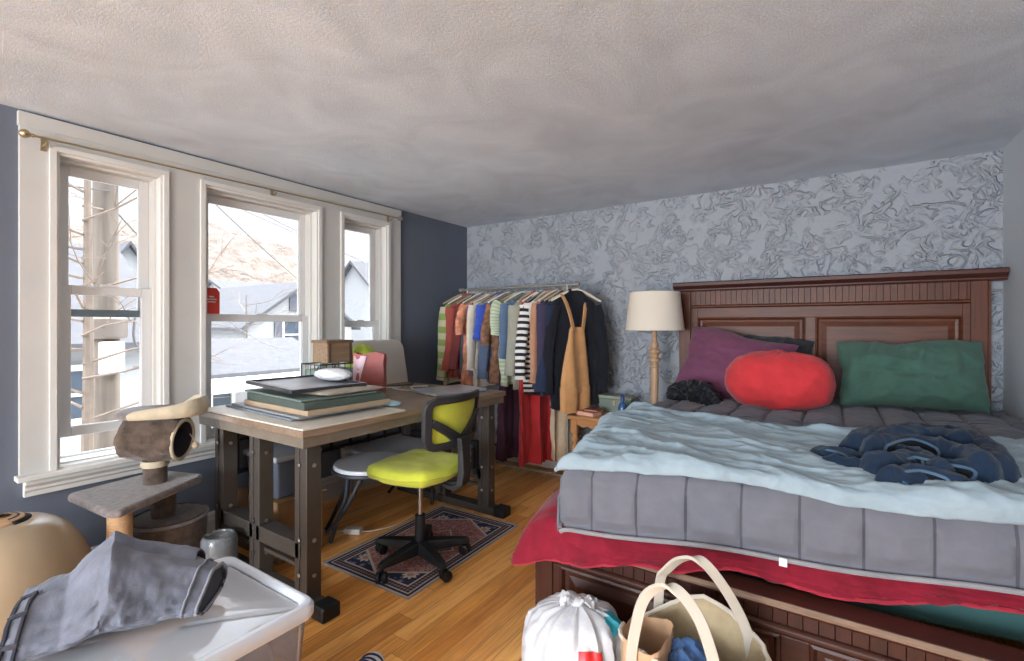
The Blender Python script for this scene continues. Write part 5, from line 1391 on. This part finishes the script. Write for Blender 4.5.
G = [
 # x, name, label, cat, colour, length, kwargs
 (-2.655,'striped_cardigan','green and cream striped long cardigan at the far left end of the rack','cardigan',(150,158,104),.70,dict(sleeve=.60,stripes=(4,0),mats=[fs('cream knit',(176,170,140)),fs('moss knit',(128,146,84))],sway=-.05)),
 (-2.605,'shirt','rust red shirt second from the left end of the rack','shirt',(150,74,66),.64,dict(sleeve=.52,collar=(140,66,60),sway=-.02)),
 (-2.545,'shirt','maroon shirt hanging right of the rust red shirt','shirt',(116,58,58),.66,dict(sleeve=.5,hw=.17)),
 (-2.500,'sweater','dark teal grey sweater left of the orange patterned blouse','sweater',(74,84,94),.60,dict(sleeve=.0,hw=.19)),
 (-2.455,'blouse','orange and pink patterned blouse on the left half of the rack','blouse',(200,140,116),.68,dict(sleeve=.22,mats=[mat('orange pink print',(206,140,112),.9,var=.55,vscale=14,bump=.3,bscale=160,spec=.1)],hw=.215,collar=(188,176,180))),
 (-2.410,'shirt','muted purple shirt right of the patterned blouse','shirt',(110,92,108),.60,dict(sleeve=.0,hw=.20)),
 (-2.365,'shirt','ivory white shirt left of the royal blue one','shirt',(206,198,184),.70,dict(sleeve=.50,hw=.195)),
 (-2.320,'vest','taupe grey vest beside the ivory shirt','vest',(142,134,118),.58,dict(hw=.20)),
 (-2.275,'blouse','royal blue blouse beside the denim jacket','blouse',(58,84,176),.52,dict(sleeve=.26,hw=.215)),
 (-2.225,'denim_jacket','slate blue denim jacket in the middle of the rack','jacket',(84,98,124),.66,dict(sleeve=.56,hw=.20,fold=.008,collar=(74,88,114))),
 (-2.170,'blouse','brown floral blouse in the middle of the rack','blouse',(124,92,72),.66,dict(sleeve=.3,hw=.20,mats=[mat('brown floral print',(134,100,80),.9,var=.5,vscale=26,bump=.3,bscale=160,spec=.1)])),
 (-2.120,'dress','long plum purple dress reaching down to the heater','dress',(70,42,58),1.24,dict(hw=.17,flare=.03,fold=.020)),
 (-2.075,'blouse','pale mint striped blouse with short sleeves','blouse',(190,200,176),.66,dict(sleeve=.22,hw=.215,stripes=(1,0),mats=[fs('mint cloth',(190,202,176)),fs('pale sage cloth',(166,178,152))],sl_w=.075)),
 (-2.025,'shirt','faded blue denim shirt tucked behind the mint blouse','shirt',(88,110,138),.56,dict(hw=.205,sleeve=.4)),
 (-1.975,'shirt','grey green long shirt left of the black and white stripes','shirt',(150,150,136),.70,dict(sleeve=.52,hw=.20,collar=(160,158,144))),
 (-1.920,'dress','long coral red dress hanging low on the rack','dress',(184,52,56),1.26,dict(hw=.19,flare=.045,fold=.024)),
 (-1.875,'striped_shirt','black and white striped shirt on the right half of the rack','shirt',(220,216,210),.72,dict(sleeve=.54,stripes=(1,0),mats=[fs('white jersey',(214,212,208)),fs('black jersey',(40,40,48))],hw=.205)),
 (-1.820,'shirt','white shirt with grey folds right of the striped one','shirt',(196,190,184),.60,dict(hw=.19,sleeve=.0)),
 (-1.790,'shirt','tan pink shirt with cuffed sleeves near the right end of the rack','shirt',(174,130,104),.66,dict(sleeve=.56,hw=.20,collar=(160,116,92))),
 (-1.740,'jacket','dusky purple navy jacket left of the navy coat','jacket',(60,56,78),.72,dict(sleeve=.60,hw=.20)),
 (-1.700,'trousers','long beige trousers hanging to the floor at the right of the rack','trousers',(196,178,152),1.22,dict(hw=.13,t=.028,fold=.014)),
 (-1.665,'coat','navy coat with long sleeves left of the camel dungarees','coat',(38,48,70),.72,dict(sleeve=.62,hw=.205,yaw=-24,sl_w=.062)),
]
random.seed(11)
for i, (x, nm, lab, cat, col, L, kw) in enumerate(G):
    dx = random.uniform(-.006,.006); yw = kw.pop('yaw', random.uniform(-24,-11))
    hanger(x+dx, yw, M_hg[i % 3], i, 'thin hanger holding one of the clothes on the rack')
    garment(x+dx, nm, lab, cat, col, L, yaw=yw, seed=i+1, **kw)
# black coat and camel dungarees, turned to the room at the right end
hanger(-1.60, -40, M_hg[0], 30, 'thin hanger holding one of the clothes on the rack')
garment(-1.60, 'coat', 'black coat at the right end of the rack behind the camel dungarees', 'coat', (28,30,38), .80, hw=.20, sleeve=.64, yaw=-38, seed=31, flare=.02, sl_w=.06)
hanger(-1.58, -38, M_hg[1], 31, 'thin hanger holding one of the clothes on the rack')
dg = thing('dungarees', 'camel dungarees with thin straps at the right end of the rack', 'dungarees', (-1.585, RY-.05, RZ-.045), R(-14)); B = ROOT[dg.name]
M_cam = fs('camel corduroy', (196,148,100))
prof = [(-.27,.050,.020),(-.29,.075,.022),(-.36,.09,.025),(-.46,.11,.03),(-.56,.125,.035),(-.66,.14,.04),(-.74,.145,.042)]
def ringd(z, w_, t_, off=0., n=36): return [B @ V((.03+t_*math.copysign(abs(math.sin(a))**.7,math.sin(a))+.010*math.sin((w_*math.cos(a)+off)*46+z*3), off+w_*math.copysign(abs(math.cos(a))**.8,math.cos(a)), z)) for a in [2*PI*j/n for j in range(n)]]
q = MB(); q.rings([ringd(*p) for p in prof]); q.build('bib_and_hips', M_cam, dg)
for s_ in (-1,1):
    q = MB(); q.rings([ringd(z, w_, t_, s_*o) for z, w_, t_, o in ((-.70,.078,.042,.066),(-.78,.074,.04,.072),(-.84,.070,.036,.076),(-.88,.066,.034,.078))]); q.build('leg', M_cam, dg)
    q = MB(); P_ = [(.005,s_*.13,-.035),(.03,s_*.105,-.10),(.045,s_*.075,-.20),(.05,s_*.05,-.30)]
    pts = smooth_path(P_, 6); rings = []
    for p in pts: rings.append([B @ (p+V((dx,dy_,0))) for dx, dy_ in ((-.004,-.015),(.004,-.015),(.004,.015),(-.004,.015))])
    q.rings(rings); q.build('strap', M_cam, dg, smooth=False)
    q = MB(); q.lathe([(0,0),(.008,0),(.008,.004),(0,.005)], n=12, M=B @ Matrix.Translation((.052,s_*.05,-.30)) @ Matrix.Rotation(PI/2,4,'Y')); q.build('button', M_brass, dg)

# ------------------------------------------------------------------ outdoors
GZ = -3.4
tag(MB().box(-70,XL-1.0,-30,70,GZ-.2,GZ).build('street_ground', mat('pale street', (205,204,203), .9, var=.1, vscale=.6), smooth=False), kind='structure')
M_bark = mat('weathered pole wood', (118,108,98), .85, var=.25, vscale=3, bump=.5, bscale=20, stretch=(6,6,.5))
M_side = mat('white clapboard', (160,161,162), .7, bump=.4, bscale=6, bdist=.03, stretch=(.01,.01,3))
M_roof = mat('grey shingle roof', (84,84,88), .9, var=.15, vscale=6)
M_pane = mat('dark window pane', (70,80,92), .15, spec=.6)
M_shut = mat('dark shutter', (88,90,100), .7)
M_wire = mat('black wire', (104,102,102), .6)
def pole(x, y, h_, r):
    p = thing('utility_pole', 'weathered wooden utility pole with meter box outside the left window', 'utility pole', (x,y,GZ))
    MB().tube([(x,y,GZ),(x,y,GZ+h_*.5),(x-.02,y,GZ+h_)], [r*1.15,r,r*.82], 18).build('shaft', M_bark, p)
    q = MB(); q.box(x+.02,x+.10,y-.75,y+.75,3.0,3.1); q.build('crossarm', M_bark, p, smooth=False)
    q = MB()
    for yy in (-.6,-.25,.25,.6): q.lathe([(0,0),(.03,0),(.045,.03),(.03,.06),(.02,.1),(0,.1)], (x+.06,y+yy,3.1), 10)
    q.build('insulator', mat('glass insulator', (150,170,170), .2), p)
    MB().box(x+r,x+r+.10,y-.10,y+.10,.72,1.05).build('meter_box', mat('pale box', (232,228,218), .5), p, smooth=False, bevel=.02)
    q = MB(); q.lathe([(0,1.08),(.15,1.08),(.17,1.1),(.17,1.28),(.15,1.3),(0,1.3)], (x+.03,y,0), 16); q.build('bracket_band', mat('rusty steel', (128,118,110), .6, .3), p)
    q = MB(); q.tube(smooth_path([(x+.1,y+.25,1.38),(x+.12,y+.34,1.3),(x+.12,y+.33,1.05),(x+.12,y+.25,.98),(x+.12,y+.2,1.1),(x+.12,y+.22,1.36)],6), .012, 6); q.build('cable_coil', M_wire, p)
    return p
pole(-6.3, 1.80, 8.2, .115)
def tree(x, y, h_, seed, lab, sp=.55, n=9, lean=0., m=None):
    t = thing('bare_tree', lab, 'tree', (x,y,GZ)); rnd = random.Random(seed); q = MB()
    q.tube([(x,y,GZ),(x+lean*.4,y+.05,GZ+h_*.55),(x+lean,y+.02,GZ+h_)], [.06,.045,.015], 8); q.build('trunk', m or M_bark, t)
    for k in range(n):
        z = GZ+h_*lerp(.50,.98,k/n); a = rnd.uniform(0,2*PI); q = MB()
        def br(p, d, l, r, dep):
            e = p+d*l; mid = p+d*l*.5+V((rnd.uniform(-1,1),rnd.uniform(-1,1),rnd.uniform(-.6,.6)))*l*.14
            q.tube([p,mid,e], [r,r*.75,r*.45], 5)
            if dep:
                for _ in range(3):
                    dd = (d+V((rnd.uniform(-1,1),rnd.uniform(-1,1),rnd.uniform(-.5,.9)))*.8).normalized(); br(p.lerp(e, rnd.uniform(.4,1)), dd, l*rnd.uniform(.45,.7), r*.5, dep-1)
        br(V((x+lean*(z-GZ)/h_,y,z)), V((math.cos(a),math.sin(a),.25)).normalized(), sp*rnd.uniform(.8,1.5), .014, 2)
        q.build('branch', m or M_bark, t)
    return t
tree(-6.0, 1.52, 7.4, 3, 'bare branching tree growing beside the utility pole', .75, 26, .1, mat('pale bark', (128,114,102), .9, var=.2))
tree(-16, 8.2, 5.6, 8, 'leafless tree before the pale houses outside the middle window', 1.3, 12)
def house(x0, x1, y0, y1, zb, zt, lab, gable='y', rh=1.6, wins=(), shut=True, roofm=None):
    h = thing('house', lab, 'house', ((x0+x1)/2,(y0+y1)/2,GZ))
    o = .3; xm = (x0+x1)/2; ym = (y0+y1)/2
    if gable == 'y': pent = [(x0,GZ),(x1,GZ),(x1,zt),(xm,zt+rh),(x0,zt)]; ends = (y0,y1); mk = lambda p, e: V((p[0],e,p[1]))
    else: pent = [(y0,GZ),(y1,GZ),(y1,zt),(ym,zt+rh),(y0,zt)]; ends = (x0,x1); mk = lambda p, e: V((e,p[0],p[1]))
    MB().rings([[mk(p, e) for p in pent] for e in ends]).build('wall', M_side, h, smooth=False)
    lo, hi, md = (x0,x1,xm) if gable == 'y' else (y0,y1,ym); sl = rh/(hi-md)
    for sg in (-1, 1):
        eo = (lo-o) if sg < 0 else (hi+o)
        sec = [(md,zt+rh+.02),(eo,zt-o*sl+.02),(eo,zt-o*sl+.14),(md,zt+rh+.16)]
        MB().rings([[mk(p, e) for p in sec] for e in (ends[0]-.25, ends[1]+.25)]).build('roof', roofm or M_roof, h, smooth=False)
    for (y, z, w_, hh) in wins:
        f = MB()
        for b in ((y-w_/2-.08,y-w_/2,z,z+hh),(y+w_/2,y+w_/2+.08,z,z+hh),(y-w_/2-.08,y+w_/2+.08,z+hh,z+hh+.1),(y-w_/2-.1,y+w_/2+.1,z-.1,z),(y-w_/2,y+w_/2,z+hh/2-.03,z+hh/2+.03)): f.box(x1,x1+.07,*b)
        fo = f.build('window', M_white, h, smooth=False)
        MB().box(x1+.005,x1+.02,y-w_/2,y+w_/2,z,z+hh).build('pane', M_pane, fo, smooth=False)
        if shut:
            q = MB(); q.box(x1,x1+.06,y-w_/2-.38,y-w_/2-.1,z,z+hh); q.box(x1,x1+.06,y+w_/2+.1,y+w_/2+.38,z,z+hh); q.build('shutter', M_shut, fo, smooth=False)
    return h
house(-17,-10.6,-1.5,3.9,GZ,.95,'pale clapboard house behind the utility pole outside the left window','y',1.9,((1.2,-.35,.6,.8),(2.75,-.35,.6,.8),(.2,-.35,.6,.8),(2.0,-2.4,.8,1.0)),False)
ph = house(-15,-11.5,4.3,7.9,GZ,.1,'low white porch house close outside the middle window','y',.6,((5.2,-1.3,.7,1.0),(6.9,-1.3,.7,1.0)),False)
house(-24,-17.5,9.0,13.5,GZ,1.2,'white gabled house with dark shutters outside the middle window','x',1.6,((10.7,.35,.6,1.0),(12.4,.35,.6,1.0),(11.25,1.75,.5,.7)),True)
house(-29,-22,5.6,8.3,GZ,2.2,'grey roofed gable house at the left of the middle window','x',2.0,((7.5,1.2,.6,1.0),),True)
house(-34,-28,14.0,19.5,GZ,2.6,'tall far house on the slope outside the middle window','y',1.2,((15.4,1.2,.8,1.3),(17.6,1.2,.8,1.3)),True)
house(-22,-17,15.2,19.6,GZ,2.0,'grey roofed house outside the right window','y',2.2,((16.6,.3,.8,1.3),(18.4,.3,.8,1.3)),True)
# porch posts and beam belong to the porch house
q = MB(); q.box(-11.5,-9.9,4.3,7.9,-.12,.05); q.build('porch_roof', M_white, ph, smooth=False)
for y in (4.4,5.5,6.6,7.8): MB().box(-10.1,-9.95,y-.08,y+.08,GZ,-.12).build('porch_post', M_white, ph, smooth=False)
# wooded hill
q = MB()
q.grid(90, 60, lambda u, v: V((lerp(-36,-75,v), lerp(-6,95,u), GZ+ (16.5*math.sin(PI*min(1,v*1.25)*.5))*(0.55+.45*math.exp(-((u-.33)/.22)**2))+1.3*fr((u*22,v*9,0),1.5,3)*(v > .02))))
tag(q.build('wooded_hill', mat('russet winter woods', (124,112,104), 1., var=.35, vscale=.9, bump=1., bscale=2, bdist=.8)), kind='stuff', label='hazy russet wooded hillside beyond the houses', cat='hill')
# overhead wires
for k, (a, b, sag) in enumerate(((( -6.25,1.2,3.15),(-20,24,5.8),.5),((-6.25,1.5,3.15),(-16,20,3.4),.5),((-6.25,2.0,3.15),(-13,19,2.5),.6),((-6.25,2.3,3.15),(-11.4,10,.9),.3),((-6.3,1.9,2.4),(-11.5,7,.6),.35),((-6.25,1.2,3.15),(-7.2,-6,3.4),.3),((-6.2,1.8,2.6),(-4.8,-4,2.8),.25))):
    pts = [V(a).lerp(V(b), i/16)-V((0,0,sag*4*(i/16)*(1-i/16))) for i in range(17)]
    tag(MB().tube(pts, .009, 5).build('overhead_wire', M_wire), 'dark overhead wire strung from the utility pole', 'wire', 'overhead wires outside')

# ------------------------------------------------------------------ light
wd = bpy.data.worlds.new('sky'); sc.world = wd; wd.use_nodes = True
nt = wd.node_tree; bg = nt.nodes['Background']
tc = nt.nodes.new('ShaderNodeTexCoord'); sp = nt.nodes.new('ShaderNodeSeparateXYZ'); nt.links.new(tc.outputs['Generated'], sp.inputs[0])
rp = nt.nodes.new('ShaderNodeValToRGB'); e = rp.color_ramp
while len(e.elements) < 5: e.elements.new(.5)
for el, (p_, c_) in zip(e.elements, ((.0,(.185,.193,.205,1)),(.25,(.235,.25,.275,1)),(.38,(.55,.59,.65,1)),(.6,(1.3,1.4,1.52,1)),(1.,(2.0,2.1,2.2,1)))): el.position = p_; el.color = c_
nt.links.new(sp.outputs[2], rp.inputs[0]); nt.links.new(rp.outputs[0], bg.inputs[0]); bg.inputs[1].default_value = 3.6
sun = bpy.data.lights.new('sun', 'SUN'); sun.energy = 2.6; sun.angle = R(3); sun.color = (1,.95,.87)
so = bpy.data.objects.new('sun', sun); COL.objects.link(so); so.rotation_euler = V((-.06,-.6,-.75)).to_track_quat('-Z','Y').to_euler()
def portal(name, loc, rot, sx, sy):
    l = bpy.data.lights.new(name, 'AREA'); l.shape = 'RECTANGLE'; l.size = sx; l.size_y = sy; l.cycles.is_portal = True
    o = bpy.data.objects.new(name, l); COL.objects.link(o); o.location = loc; o.rotation_euler = rot
for i, (a, b) in enumerate(WO): portal('daylight_portal', (XL-TH-.01,(a+b)/2,(WZ0+WZ1)/2), (0,-PI/2,0), WZ1-WZ0, b-a)
portal('daylight_portal', ((FX0+FX1)/2,YF-.11,(FZ0+FZ1)/2), (PI/2,0,0), FX1-FX0, FZ1-FZ0)
# fill lights added behind the camera: panel at the opening, point light
l = bpy.data.lights.new('front_fill_panel', 'AREA'); l.shape = 'RECTANGLE'; l.size = FX1-FX0; l.size_y = FZ1-FZ0; l.energy = 230; l.color = (.88,.94,1.)
o = bpy.data.objects.new('front_fill_panel', l); COL.objects.link(o); o.location = ((FX0+FX1)/2, YF+.02, (FZ0+FZ1)/2); o.rotation_euler = (PI/2, 0, 0)
l = bpy.data.lights.new('rear_fill_light', 'POINT'); l.shadow_soft_size = .16; l.energy = 95; l.color = (.90,.95,1.)
o = bpy.data.objects.new('rear_fill_light', l); COL.objects.link(o); o.location = (-1.1, -3.2, 1.2)  # point light added out of view to brighten the room
sc.view_settings.view_transform = 'Standard'; sc.view_settings.look = 'None'; sc.view_settings.gamma = 1; sc.view_settings.use_curve_mapping = False
sc.view_settings.exposure = 0.62
sc.cycles.use_denoising = True
sc.cycles.max_bounces = 8; sc.cycles.diffuse_bounces = 5; sc.cycles.transparent_max_bounces = 16; sc.cycles.sample_clamp_indirect = 6; sc.cycles.caustics_reflective = False; sc.cycles.caustics_refractive = False
